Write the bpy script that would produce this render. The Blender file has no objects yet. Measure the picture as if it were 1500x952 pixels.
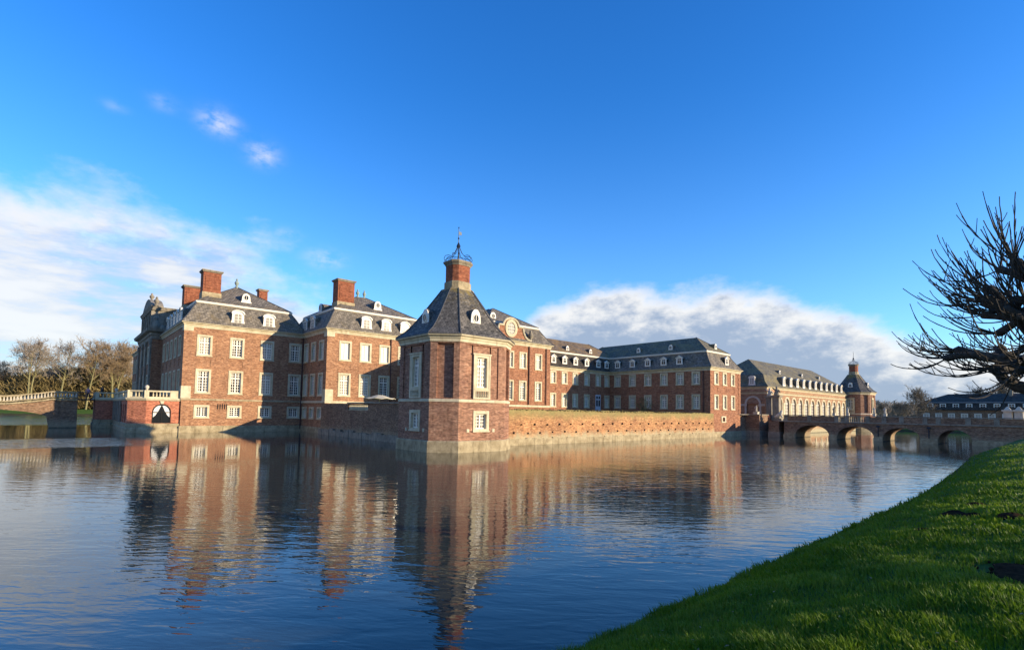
import bpy, math, random
import numpy as np
from mathutils import Vector, Matrix, Quaternion

SC = bpy.context.scene
COL = SC.collection
R = math.radians
rng = random.Random(7)

# ------------------------------------------------------------------ camera
H_CAM = 3.4
def _cam_axes(yaw, pitch, roll):
    f = np.array([math.cos(pitch)*math.cos(yaw), math.cos(pitch)*math.sin(yaw), math.sin(pitch)])
    r = np.array([math.sin(yaw), -math.cos(yaw), 0.0]); u = np.cross(r, f)
    return math.cos(roll)*r - math.sin(roll)*u, math.sin(roll)*r + math.cos(roll)*u, f
cr, cu, cf = _cam_axes(R(48.44457), R(3.10124), R(-0.94794))
cam = bpy.data.objects.new('camera', bpy.data.cameras.new('camera'))
COL.objects.link(cam)
cam.matrix_world = Matrix(((cr[0], cu[0], -cf[0], 0), (cr[1], cu[1], -cf[1], 0), (cr[2], cu[2], -cf[2], H_CAM), (0, 0, 0, 1)))
cam.data.sensor_fit = 'HORIZONTAL'
cam.data.sensor_width = 36.0
cam.data.lens = 747.61/1500*36
cam.data.shift_y = 86/1500
cam.data.clip_start = 0.05
cam.data.clip_end = 6000
SC.camera = cam

# ------------------------------------------------------------------ sun and sky
SUN_DIR = Vector((0.60, -1.0, 0.245)).normalized()
SUN_EL = math.asin(SUN_DIR.z)
SUN_ROT = math.atan2(SUN_DIR.x, SUN_DIR.y)
sl = bpy.data.lights.new('sun', 'SUN')
sl.energy = 4.0
sl.angle = R(0.53)
sl.color = (1.0, 0.83, 0.60)
sun = bpy.data.objects.new('sun', sl)
COL.objects.link(sun)
sun.rotation_euler = SUN_DIR.to_track_quat('Z', 'Y').to_euler()
sun.location = (20, -60, 60)
SC.view_settings.view_transform = 'Standard'
SC.view_settings.look = 'None'
SC.view_settings.exposure = 0.80
SC.view_settings.gamma = 1.0
SC.view_settings.use_curve_mapping = False
SC.cycles.use_denoising = True
SC.cycles.max_bounces = 6

class NT:
    """small helper to write node trees"""
    def __init__(s, tree):
        s.t = tree; s.n = tree.nodes; s.l = tree.links
    def put(s, sock, v):
        if isinstance(v, bpy.types.NodeSocket): s.l.new(v, sock)
        elif v is not None:
            if isinstance(v, (tuple, list)) and len(v) == 3 and sock.type == 'RGBA': v = (*v, 1)
            sock.default_value = v
    def node(s, typ, ins=None, **props):
        n = s.n.new(typ)
        for k, v in props.items(): setattr(n, k, v)
        for k, v in (ins or {}).items(): s.put(n.inputs[k], v)
        return n
    def math(s, op, a, b=None, c=None, clamp=False):
        n = s.n.new('ShaderNodeMath'); n.operation = op; n.use_clamp = clamp
        for i, v in enumerate((a, b, c)):
            if v is not None: s.put(n.inputs[i], v)
        return n.outputs[0]
    def mix(s, fac, a, b, blend='MIX'):
        n = s.n.new('ShaderNodeMix'); n.data_type = 'RGBA'; n.blend_type = blend
        s.put(n.inputs[0], fac); s.put(n.inputs[6], a); s.put(n.inputs[7], b)
        return n.outputs[2]
    def ramp(s, fac, a, b, va=0.0, vb=1.0):
        n = s.n.new('ShaderNodeMapRange'); n.interpolation_type = 'SMOOTHSTEP'
        s.put(n.inputs[0], fac); s.put(n.inputs[1], a); s.put(n.inputs[2], b); s.put(n.inputs[3], va); s.put(n.inputs[4], vb)
        return n.outputs[0]
    def lin(s, fac, a, b, va=0.0, vb=1.0):
        n = s.n.new('ShaderNodeMapRange'); n.clamp = True
        s.put(n.inputs[0], fac); s.put(n.inputs[1], a); s.put(n.inputs[2], b); s.put(n.inputs[3], va); s.put(n.inputs[4], vb)
        return n.outputs[0]
    def noise(s, vec, scale, detail=3.0, rough=0.55, dist=0.0):
        return s.node('ShaderNodeTexNoise', {'Vector': vec, 'Scale': scale, 'Detail': detail, 'Roughness': rough, 'Distortion': dist}).outputs[0]
    def curve(s, fac, pts):
        n = s.n.new('ShaderNodeFloatCurve'); c = n.mapping.curves[0]
        c.points[0].location = pts[0]; c.points[1].location = pts[-1]
        for p in pts[1:-1]: c.points.new(*p)
        n.mapping.update(); s.put(n.inputs['Value'], fac)
        return n.outputs[0]
    def comb(s, x, y, z):
        return s.node('ShaderNodeCombineXYZ', {0: x, 1: y, 2: z}).outputs[0]
    def sep(s, v):
        n = s.node('ShaderNodeSeparateXYZ', {0: v}); return n.outputs[0], n.outputs[1], n.outputs[2]

SKY_STRENGTH = 0.13
world = bpy.data.worlds.new('World'); SC.world = world; world.use_nodes = True
w = NT(world.node_tree); world.node_tree.nodes.clear()
sky = w.node('ShaderNodeTexSky', sky_type='NISHITA', sun_disc=False, sun_elevation=SUN_EL, sun_rotation=SUN_ROT, altitude=50, air_density=1.0, dust_density=0.3, ozone_density=3.0)
skyc = w.node('ShaderNodeHueSaturation', {'Hue': 0.5, 'Saturation': 1.25, 'Value': 1.0, 'Fac': 1.0, 'Color': sky.outputs[0]}).outputs[0]
skyc = w.mix(1.0, skyc, (0.74, 1.04, 1.42), 'MULTIPLY')
dirv = w.node('ShaderNodeTexCoord').outputs['Generated']
dx, dy, dz = w.sep(dirv)
az = w.math('MULTIPLY', w.math('ARCTAN2', dy, dx), 180/math.pi)
el = w.math('MULTIPLY', w.math('ARCSINE', dz), 180/math.pi)
cvec = w.comb(w.math('MULTIPLY', az, 0.1), w.math('MULTIPLY', el, 0.17), 0.0)
n_big = w.noise(cvec, 1.3, 7, 0.58)
n_fine = w.noise(cvec, 3.6, 6, 0.62)
def azc(a): return (a + 60)/210
tops = [(-60, 16), (-25, 12), (-10, 7.5), (3, 5.5), (9.6, 6.9), (12.5, 8.3), (17.3, 10.7), (25, 12.9), (31, 13.0), (37, 13.7), (42, 12.8), (45.5, 10.8), (49, 7.5), (53, 3.5), (60, 3.0), (66, 8), (71, 13), (76, 15.5), (84, 17), (92, 17), (104, 18), (125, 19), (150, 17)]  # cloud tops beyond the view are raised to add neutral fill light
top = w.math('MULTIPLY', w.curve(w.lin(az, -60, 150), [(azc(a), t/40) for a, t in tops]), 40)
nb = w.math('SUBTRACT', n_big, 0.5); nf = w.math('SUBTRACT', n_fine, 0.5)
isleft = w.ramp(az, 52, 64)
amp = w.lin(isleft, 0, 1, 4.5, 14.0)
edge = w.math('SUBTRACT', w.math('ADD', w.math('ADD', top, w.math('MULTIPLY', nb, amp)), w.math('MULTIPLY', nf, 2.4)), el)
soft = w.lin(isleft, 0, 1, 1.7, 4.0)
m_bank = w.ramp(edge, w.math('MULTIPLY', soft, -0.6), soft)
thin = w.lin(isleft, 0, 1, 0.95, 0.92)
str_n = w.noise(w.comb(w.math('MULTIPLY', az, 0.05), w.math('MULTIPLY', el, 0.20), 3.0), 1.9, 6, 0.58)
holes = w.lin(isleft, 0, 1, 1.0, w.ramp(str_n, 0.30, 0.58, 0.45, 1.0))
m_bank = w.math('MULTIPLY', w.math('MULTIPLY', m_bank, thin), holes)
wis = None
for a, e, sa, se, k in ((79.4, 26.1, 1.5, 0.9, 0.85), (75.4, 24.3, 1.3, 0.9, 0.75), (69.0, 15.5, 1.7, 0.8, 0.7), (72.9, 17.3, 1.2, 0.6, 0.4), (87.5, 25.0, 0.8, 0.4, 0.2), (84.0, 26.4, 1.0, 0.6, 0.25)):
    q = w.math('ADD', w.math('POWER', w.math('DIVIDE', w.math('SUBTRACT', az, a), sa), 2.0), w.math('POWER', w.math('DIVIDE', w.math('SUBTRACT', el, e), se), 2.0))
    g = w.math('MULTIPLY', w.math('EXPONENT', w.math('MULTIPLY', q, -1.0)), k)
    wis = g if wis is None else w.math('ADD', wis, g)
m_wis = w.math('MULTIPLY', w.math('MULTIPLY', wis, 0.8), w.ramp(n_fine, 0.32, 0.66))
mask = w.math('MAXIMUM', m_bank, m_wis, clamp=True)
depth = w.math('ADD', edge, w.math('MULTIPLY', nf, 9.0))
lit = w.ramp(depth, 0.2, 5.5, 1.0, 0.0)
lit = w.math('MAXIMUM', lit, w.math('MULTIPLY', isleft, w.ramp(str_n, 0.36, 0.64, 0.3, 0.95)))
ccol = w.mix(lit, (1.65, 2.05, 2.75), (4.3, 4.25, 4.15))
veil = w.lin(el, 0, 34, 0.62, 0.0)
veil = w.math('MULTIPLY', veil, veil)
skyc = w.mix(1.0, skyc, w.mix(w.lin(el, 4, 40), (1.25, 1.22, 1.15), (1.05, 1.05, 1.08)), 'MULTIPLY')
skyc = w.mix(veil, skyc, (2.3, 3.6, 5.2))
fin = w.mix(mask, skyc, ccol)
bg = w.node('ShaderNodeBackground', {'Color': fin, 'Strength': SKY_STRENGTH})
wo = w.node('ShaderNodeOutputWorld'); w.l.new(bg.outputs[0], wo.inputs['Surface'])

# ------------------------------------------------------------------ materials
def new_mat(name):
    m = bpy.data.materials.new(name); m.use_nodes = True
    m.node_tree.nodes.clear(); t = NT(m.node_tree)
    p = t.node('ShaderNodeBsdfPrincipled'); o = t.node('ShaderNodeOutputMaterial')
    t.l.new(p.outputs[0], o.inputs[0])
    return m, t, p
def world_pos(t): return t.node('ShaderNodeNewGeometry').outputs['Position']
def set_bump(t, p, h, strength, dist):
    b = t.node('ShaderNodeBump', {'Height': h, 'Strength': strength, 'Distance': dist})
    t.l.new(b.outputs[0], p.inputs['Normal'])

def brick_mat(name, c1, c2, mortar, lichen=0.0, salt=0.0, var=0.5):
    m, t, p = new_mat(name)
    pos = world_pos(t); x, y, z = t.sep(pos)
    u = t.math('SUBTRACT', x, y)
    bv = t.comb(u, z, 0.0)
    br = t.node('ShaderNodeTexBrick', {'Vector': bv, 'Color1': c1, 'Color2': c2, 'Mortar': mortar, 'Scale': 1.0, 'Mortar Size': 0.012, 'Mortar Smooth': 0.3, 'Bias': -0.1, 'Brick Width': 0.26, 'Row Height': 0.085})
    n1 = t.noise(pos, 0.45, 4, 0.6); n2 = t.noise(pos, 3.2, 4, 0.7); n3 = t.noise(t.comb(t.math('MULTIPLY', u, 3.0), t.math('MULTIPLY', z, 8.0), 0.0), 1.0, 3, 0.65); n5 = t.noise(t.comb(t.math('MULTIPLY', u, 1.1), t.math('MULTIPLY', z, 3.0), 4.0), 1.0, 4, 0.7)
    col = t.mix(t.ramp(n1, 0.3, 0.7, 0.0, var), br.outputs[0], t.mix(1.0, br.outputs[0], (0.62, 0.60, 0.66), 'MULTIPLY'))
    col = t.mix(t.ramp(n2, 0.52, 0.72, 0.0, var), col, t.mix(1.0, col, (1.45, 1.32, 1.15), 'MULTIPLY'))
    col = t.mix(1.0, col, t.mix(t.lin(n5, 0.3, 0.7), (0.62, 0.58, 0.56), (1.35, 1.38, 1.32)), 'MULTIPLY')
    col = t.mix(1.0, col, t.mix(t.lin(n3, 0.28, 0.72), (0.48, 0.45, 0.43), (1.55, 1.56, 1.5)), 'MULTIPLY')
    col = t.mix(t.ramp(n3, 0.60, 0.74, 0.0, 0.6), col, (mortar[0]*1.1, mortar[1]*1.02, mortar[2]*0.9))
    col = t.mix(t.ramp(n3, 0.38, 0.22, 0.0, 0.6), col, (c1[0]*0.4, c1[1]*0.45, c1[2]*0.55))
    nst = t.noise(t.comb(t.math('MULTIPLY', u, 1.7), t.math('MULTIPLY', z, 0.16), 9.0), 1.0, 5, 0.65)
    col = t.mix(t.ramp(nst, 0.54, 0.74, 0.0, 0.55), col, t.mix(1.0, col, (0.45, 0.43, 0.42), 'MULTIPLY'))
    if lichen:
        nl = t.noise(pos, 1.1, 5, 0.65)
        top = t.math('MULTIPLY', t.ramp(t.math('ADD', z, t.math('MULTIPLY', nl, 1.6)), 3.0, 4.4), lichen)
        col = t.mix(top, col, t.mix(n2, (0.20, 0.17, 0.06), (0.33, 0.30, 0.12)))
    if salt:
        ns = t.noise(t.comb(t.math('MULTIPLY', u, 1.8), t.math('MULTIPLY', z, 0.5), 1.0), 1.0, 5, 0.65)
        lowm = t.math('MULTIPLY', t.ramp(t.math('ADD', z, t.math('MULTIPLY', ns, 1.6)), 2.3, 1.2), salt)
        col = t.mix(lowm, col, t.mix(n2, (0.30, 0.27, 0.13), (0.55, 0.49, 0.33)))
    # dark wet line where the wall meets the water
    wet = t.ramp(t.math('ADD', z, t.math('MULTIPLY', n2, 0.25)), 0.35, 0.1, 0.0, 0.75)
    col = t.mix(wet, col, (0.05, 0.05, 0.035))
    t.put(p.inputs['Base Color'], col); p.inputs['Roughness'].default_value = 0.88
    p.inputs['Specular IOR Level'].default_value = 0.25
    set_bump(t, p, t.math('ADD', br.outputs['Fac'], t.math('MULTIPLY', n2, -1.5)), 0.35, 0.02)
    return m

def noisy_mat(name, a, b, rough=0.8, scale=1.5, detail=5, stain=None, bump=0.2, metal=0.0, spec=0.35):
    m, t, p = new_mat(name); pos = world_pos(t)
    n = t.noise(pos, scale, detail, 0.62); n2 = t.noise(pos, scale*7, 3, 0.6)
    col = t.mix(t.ramp(t.math('ADD', t.math('MULTIPLY', n, 0.75), t.math('MULTIPLY', n2, 0.25)), 0.35, 0.65), a, b)
    if stain:
        x, y, z = t.sep(pos)
        ns = t.noise(t.comb(t.math('MULTIPLY', t.math('SUBTRACT', x, y), 2.2), t.math('MULTIPLY', z, 0.45), 0), 1.0, 5, 0.7)
        col = t.mix(t.ramp(ns, 0.5, 0.72, 0.0, 0.8), col, stain)
    t.put(p.inputs['Base Color'], col); p.inputs['Roughness'].default_value = rough; p.inputs['Metallic'].default_value = metal
    p.inputs['Specular IOR Level'].default_value = spec
    if bump: set_bump(t, p, n2, bump, 0.02)
    return m

def slate_mat(name, c1, c2, moss, moss_amt, crest=None):
    m, t, p = new_mat(name); pos = world_pos(t); x, y, z = t.sep(pos)
    bv = t.comb(t.math('SUBTRACT', x, y), t.math('MULTIPLY', z, 1.0), 0.0)
    br = t.node('ShaderNodeTexBrick', {'Vector': bv, 'Color1': c1, 'Color2': c2, 'Mortar': (0.012, 0.012, 0.014), 'Scale': 1.0, 'Mortar Size': 0.012, 'Brick Width': 0.32, 'Row Height': 0.2})
    n = t.noise(pos, 0.55, 5, 0.65); n2 = t.noise(pos, 4.0, 4, 0.7)
    n4 = t.noise(t.comb(t.math('MULTIPLY', t.math('SUBTRACT', x, y), 1.3), t.math('MULTIPLY', z, 0.3), 2.0), 1.0, 4, 0.6)
    col = t.mix(t.ramp(n4, 0.4, 0.7, 0.0, 0.6), br.outputs[0], t.mix(1.0, br.outputs[0], (1.7, 1.65, 1.6), 'MULTIPLY'))
    n6 = t.noise(t.comb(t.math('MULTIPLY', t.math('SUBTRACT', x, y), 2.2), t.math('MULTIPLY', z, 4.5), 7.0), 1.0, 3, 0.7)
    col = t.mix(1.0, col, t.mix(t.lin(n6, 0.3, 0.7), (0.55, 0.55, 0.56), (1.5, 1.48, 1.42)), 'MULTIPLY')
    mm = t.ramp(t.math('ADD', t.math('MULTIPLY', n, 0.7), t.math('MULTIPLY', n2, 0.3)), 0.66 - 0.36*moss_amt, 0.80 - 0.3*moss_amt, 0.0, 0.85)
    col = t.mix(mm, col, t.mix(n2, moss, (moss[0]*1.7, moss[1]*1.55, moss[2]*1.3)))
    if crest:
        col = t.mix(t.math('MULTIPLY', t.ramp(t.math('ADD', z, t.math('MULTIPLY', n2, 2.2)), crest, crest + 1.6), t.ramp(n, 0.42, 0.58, 0.0, 0.9)), col, (0.26, 0.19, 0.05))
    t.put(p.inputs['Base Color'], col)
    t.put(p.inputs['Roughness'], t.lin(n2, 0.3, 0.7, 0.55, 0.8)); p.inputs['Specular IOR Level'].default_value = 0.15
    set_bump(t, p, t.math('ADD', br.outputs['Fac'], t.math('MULTIPLY', n2, -0.8)), 0.5, 0.03)
    return m

def plain(name, c, rough=0.6, metal=0.0, spec=0.4):
    m, t, p = new_mat(name); p.inputs['Base Color'].default_value = (*c, 1)
    n = t.noise(world_pos(t), 6.0, 3, 0.6)
    t.put(p.inputs['Base Color'], t.mix(t.ramp(n, 0.3, 0.7, 0, 0.35), c, tuple(v*0.75 for v in c)))
    p.inputs['Roughness'].default_value = rough; p.inputs['Metallic'].default_value = metal; p.inputs['Specular IOR Level'].default_value = spec
    return m

M = {}
M['brick'] = brick_mat('palace_brick', (0.33, 0.130, 0.064), (0.41, 0.182, 0.090), (0.43, 0.32, 0.21))
M['brick_tower'] = brick_mat('tower_brick', (0.27, 0.100, 0.058), (0.35, 0.145, 0.082), (0.42, 0.33, 0.24), var=0.7)
M['brick_wing'] = brick_mat('wing_brick', (0.31, 0.104, 0.054), (0.38, 0.145, 0.073), (0.38, 0.26, 0.17), var=0.4)
M['brick_old'] = brick_mat('old_wall_brick', (0.42, 0.16, 0.068), (0.52, 0.24, 0.10), (0.50, 0.37, 0.20), lichen=0.85, salt=0.9, var=0.8)
M['brick_dark'] = brick_mat('bridge_brick', (0.21, 0.105, 0.058), (0.29, 0.15, 0.088), (0.33, 0.27, 0.19), salt=0.4, var=0.6)
M['brick_tan'] = brick_mat('tan_brick', (0.33, 0.17, 0.095), (0.42, 0.235, 0.135), (0.46, 0.34, 0.23), var=0.4)
M['brick_red'] = brick_mat('red_terrace_brick', (0.46, 0.125, 0.07), (0.52, 0.16, 0.085), (0.46, 0.26, 0.17), var=0.3)
M['brick_chimney'] = brick_mat('chimney_brick', (0.26, 0.068, 0.034), (0.31, 0.09, 0.045), (0.28, 0.15, 0.09), var=0.4)
M['stone'] = noisy_mat('sandstone', (0.52, 0.44, 0.27), (0.66, 0.58, 0.39), 0.85, 1.2, stain=(0.38, 0.31, 0.19))
M['stone_pale'] = noisy_mat('pale_stone', (0.50, 0.44, 0.33), (0.64, 0.57, 0.44), 0.85, 1.5)
M['stone_worn'] = noisy_mat('worn_plinth_stone', (0.27, 0.21, 0.115), (0.47, 0.385, 0.23), 0.9, 1.3, stain=(0.12, 0.095, 0.05), bump=0.5)
M['stone_grey'] = noisy_mat('grey_stone', (0.21, 0.18, 0.13), (0.35, 0.30, 0.215), 0.9, 1.2, stain=(0.08, 0.065, 0.045), bump=0.4)
M['slate'] = slate_mat('dark_slate', (0.042, 0.035, 0.026), (0.082, 0.07, 0.053), (0.08, 0.07, 0.035), 0.2)
M['slate_old'] = slate_mat('weathered_slate', (0.135, 0.118, 0.092), (0.23, 0.20, 0.155), (0.15, 0.12, 0.07), 0.45)
M['slate_moss'] = slate_mat('mossy_slate', (0.13, 0.10, 0.07), (0.20, 0.15, 0.10), (0.19, 0.13, 0.06), 0.7)
M['slate_green'] = slate_mat('lichen_slate', (0.12, 0.11, 0.08), (0.19, 0.17, 0.115), (0.18, 0.155, 0.08), 0.6)
M['slate_tower'] = slate_mat('tower_slate', (0.075, 0.07, 0.06), (0.15, 0.138, 0.118), (0.17, 0.12, 0.035), 0.12, 13.6)
M['white'] = plain('white_paint', (0.84, 0.78, 0.64), 0.5)
M['lead'] = plain('pale_gutter', (0.62, 0.61, 0.58), 0.5)
M['iron'] = plain('wrought_iron', (0.045, 0.055, 0.07), 0.5, 0.6)
M['pipe'] = plain('drainpipe_metal', (0.10, 0.045, 0.035), 0.6)
M['copper'] = plain('green_copper', (0.16, 0.30, 0.26), 0.7)
M['door'] = plain('pale_door_paint', (0.62, 0.64, 0.66), 0.5)
M['dark'] = plain('dark_void', (0.015, 0.013, 0.012), 0.9)
M['curtain'] = noisy_mat('white_curtain', (0.62, 0.60, 0.54), (0.80, 0.78, 0.72), 0.7, 4.0, bump=0.1)
M['canvas'] = plain('beige_canvas', (0.62, 0.54, 0.36), 0.8)
M['wood'] = plain('dark_timber', (0.06, 0.045, 0.035), 0.7)
M['earth'] = noisy_mat('molehill_earth', (0.02, 0.013, 0.008), (0.06, 0.038, 0.021), 1.0, 14.0, bump=1.0, spec=0.02)
M['bark_pollard'] = noisy_mat('pollard_bark', (0.038, 0.030, 0.022), (0.085, 0.07, 0.052), 0.9, 9.0, bump=0.8)
M['bark_moss'] = noisy_mat('mossy_bark', (0.17, 0.15, 0.06), (0.27, 0.24, 0.11), 0.9, 2.0)
M['twig'] = noisy_mat('brown_twigs', (0.22, 0.15, 0.08), (0.34, 0.245, 0.14), 0.9, 0.3)
M['twig_grey'] = noisy_mat('grey_twigs', (0.26, 0.21, 0.155), (0.36, 0.30, 0.23), 0.9, 0.3)
M['twig_far'] = noisy_mat('far_twigs', (0.19, 0.155, 0.105), (0.28, 0.235, 0.165), 0.9, 0.15)
M['brush'] = noisy_mat('undergrowth', (0.11, 0.09, 0.03), (0.24, 0.175, 0.075), 0.9, 0.3)
M['ivy'] = noisy_mat('ivy_leaves', (0.10, 0.085, 0.025), (0.17, 0.14, 0.05), 0.8, 5.0)
M['lead_dark'] = plain('lead_ridges', (0.07, 0.07, 0.07), 0.6)
M['iron_green'] = plain('verdigris', (0.30, 0.36, 0.30), 0.6)

def glass_mat(name, c, rough):
    m, t, p = new_mat(name); p.inputs['Base Color'].default_value = (*c, 1)
    p.inputs['Roughness'].default_value = rough; p.inputs['IOR'].default_value = 1.5
    n = t.noise(world_pos(t), 1.2, 2, 0.5); set_bump(t, p, n, 0.15, 0.05)
    return m
M['glass'] = glass_mat('window_glass', (0.018, 0.02, 0.022), 0.06)
M['glass_curtain'] = glass_mat('curtained_glass', (0.34, 0.31, 0.245), 0.08)

# lawn
def lawn_mat():
    m, t, p = new_mat('lawn'); pos = world_pos(t)
    n1 = t.noise(pos, 0.7, 5, 0.6); n2 = t.noise(pos, 9.0, 4, 0.7); n3 = t.noise(pos, 60.0, 2, 0.6)
    col = t.mix(t.ramp(n1, 0.35, 0.68), (0.05, 0.11, 0.010), (0.11, 0.18, 0.014))
    col = t.mix(t.ramp(n2, 0.3, 0.7, 0, 0.6), col, (0.03, 0.065, 0.008))
    col = t.mix(t.ramp(n3, 0.45, 0.8, 0, 0.5), col, (0.14, 0.20, 0.03))
    x, y, z = t.sep(pos)
    soil = t.ramp(t.math('SUBTRACT', z, t.math('MULTIPLY', t.math('SUBTRACT', n1, 0.5), 1.6)), 0.42, 0.16)
    col = t.mix(soil, col, (0.055, 0.045, 0.018))
    t.put(p.inputs['Base Color'], col); p.inputs['Roughness'].default_value = 0.9; p.inputs['Specular IOR Level'].default_value = 0.2
    set_bump(t, p, t.math('ADD', n2, t.math('MULTIPLY', n3, 0.5)), 0.9, 0.08)
    return m
M['lawn'] = lawn_mat()
def blade_mat():
    m, t, p = new_mat('grass_blades'); pos = world_pos(t)
    n1 = t.noise(pos, 0.9, 4, 0.6); n2 = t.noise(pos, 25.0, 2, 0.6)
    col = t.mix(t.ramp(n1, 0.3, 0.7), (0.07, 0.155, 0.006), (0.18, 0.27, 0.010))
    col = t.mix(t.ramp(n2, 0.55, 0.8, 0, 0.6), col, (0.30, 0.35, 0.05))
    n4 = t.noise(pos, 2.6, 4, 0.65); n7 = t.noise(pos, 140.0, 1, 0.5)
    col = t.mix(t.ramp(n4, 0.52, 0.72, 0, 0.55), col, (0.22, 0.25, 0.035)); col = t.mix(t.ramp(n7, 0.66, 0.74, 0, 0.8), col, (0.34, 0.27, 0.10))
    t.put(p.inputs['Base Color'], col); p.inputs['Roughness'].default_value = 0.55; p.inputs['Specular IOR Level'].default_value = 0.3
    tr = t.node('ShaderNodeBsdfTranslucent', {'Color': col}); mx = t.node('ShaderNodeMixShader', {0: 0.4})
    t.l.new(p.outputs[0], mx.inputs[1]); t.l.new(tr.outputs[0], mx.inputs[2])
    out = [n for n in m.node_tree.nodes if n.type == 'OUTPUT_MATERIAL'][0]
    t.l.new(mx.outputs[0], out.inputs[0])
    return m
M['blade'] = blade_mat()

def water_mat():
    m, t, p = new_mat('moat_water'); pos = world_pos(t); x, y, z = t.sep(pos)
    # calm lanes and wind-rippled lanes
    patch = t.noise(t.comb(t.math('MULTIPLY', x, 0.05), t.math('MULTIPLY', y, 0.05), 0.0), 1.0, 3, 0.5)
    ca = t.math('SUBTRACT', t.math('MULTIPLY', x, 0.75), t.math('MULTIPLY', y, 0.66)); cb = t.math('ADD', t.math('MULTIPLY', x, 0.66), t.math('MULTIPLY', y, 0.75))
    w1 = t.noise(t.comb(t.math('MULTIPLY', ca, 0.30), cb, 0.0), 2.6, 2, 0.5, 0.5); w2 = t.noise(t.comb(t.math('MULTIPLY', ca, 0.42), t.math('ADD', cb, t.math('MULTIPLY', ca, 0.25)), 3.0), 6.5, 2, 0.5, 0.4); w3 = t.noise(pos, 0.5, 1, 0.4)
    h = t.math('ADD', t.math('ADD', t.math('MULTIPLY', w1, 1.0), t.math('MULTIPLY', w2, 0.35)), t.math('MULTIPLY', w3, 0.9))
    lane = t.math('MULTIPLY', t.ramp(t.math('ADD', y, t.math('MULTIPLY', patch, 14.0)), 112, 122), 0.09)
    l2 = t.math('MULTIPLY', t.math('MULTIPLY', t.ramp(t.math('ADD', y, t.math('MULTIPLY', patch, 8.0)), 56, 59), t.ramp(t.math('ADD', y, t.math('MULTIPLY', patch, 8.0)), 73, 70)), t.math('MULTIPLY', t.ramp(x, 8.0, 3.0), 0.05))
    l3 = t.math('MULTIPLY', t.math('MULTIPLY', t.ramp(y, 7, 13), t.ramp(y, 30, 22)), t.math('MULTIPLY', t.math('MULTIPLY', t.ramp(x, 26, 36), t.ramp(x, 68, 56)), 0.022))
    wind = t.math('ADD', t.math('MULTIPLY', t.ramp(patch, 0.36, 0.64, 0.008, 0.019), t.math('MULTIPLY', t.lin(y, 16, 34, 1.0, 0.4), t.lin(x, 55, 72, 1.0, 0.35))), t.math('ADD', t.math('ADD', lane, l2), l3))
    b = t.node('ShaderNodeBump', {'Height': h, 'Strength': 1.0, 'Distance': wind}); t.l.new(b.outputs[0], p.inputs['Normal'])
    p.inputs['Base Color'].default_value = (0.030, 0.040, 0.032, 1)
    p.inputs['Roughness'].default_value = 0.015; p.inputs['IOR'].default_value = 1.333
    p.inputs['Specular IOR Level'].default_value = 0.95
    return m
M['water'] = water_mat()

# ------------------------------------------------------------------ object helpers
def thing(name, loc, label, cat, group=None):
    o = bpy.data.objects.new(name, None); o.empty_display_size = 0.5
    COL.objects.link(o); o.location = loc
    o['label'] = label; o['category'] = cat
    if group: o['group'] = group
    return o
def link(name, me, parent=None, loc=(0, 0, 0), rz=0.0):
    """objects under a thing are placed in world coordinates"""
    o = bpy.data.objects.new(name, me); COL.objects.link(o)
    o.location = loc; o.rotation_euler = (0, 0, rz)
    if parent is not None:
        o.parent = parent
        base = Vector(parent.location); p = parent
        o.matrix_parent_inverse = ABS[parent.name].inverted() if parent.name in ABS else Matrix.Translation(-base)
    ABS[o.name] = Matrix.Translation(Vector(loc)) @ Matrix.Rotation(rz, 4, 'Z')
    return o
ABS = {}
def structure(o):
    o['kind'] = 'structure'; return o
def tag(o, label, cat, group=None):
    o['label'] = label; o['category'] = cat
    if group: o['group'] = group
    return o

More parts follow.
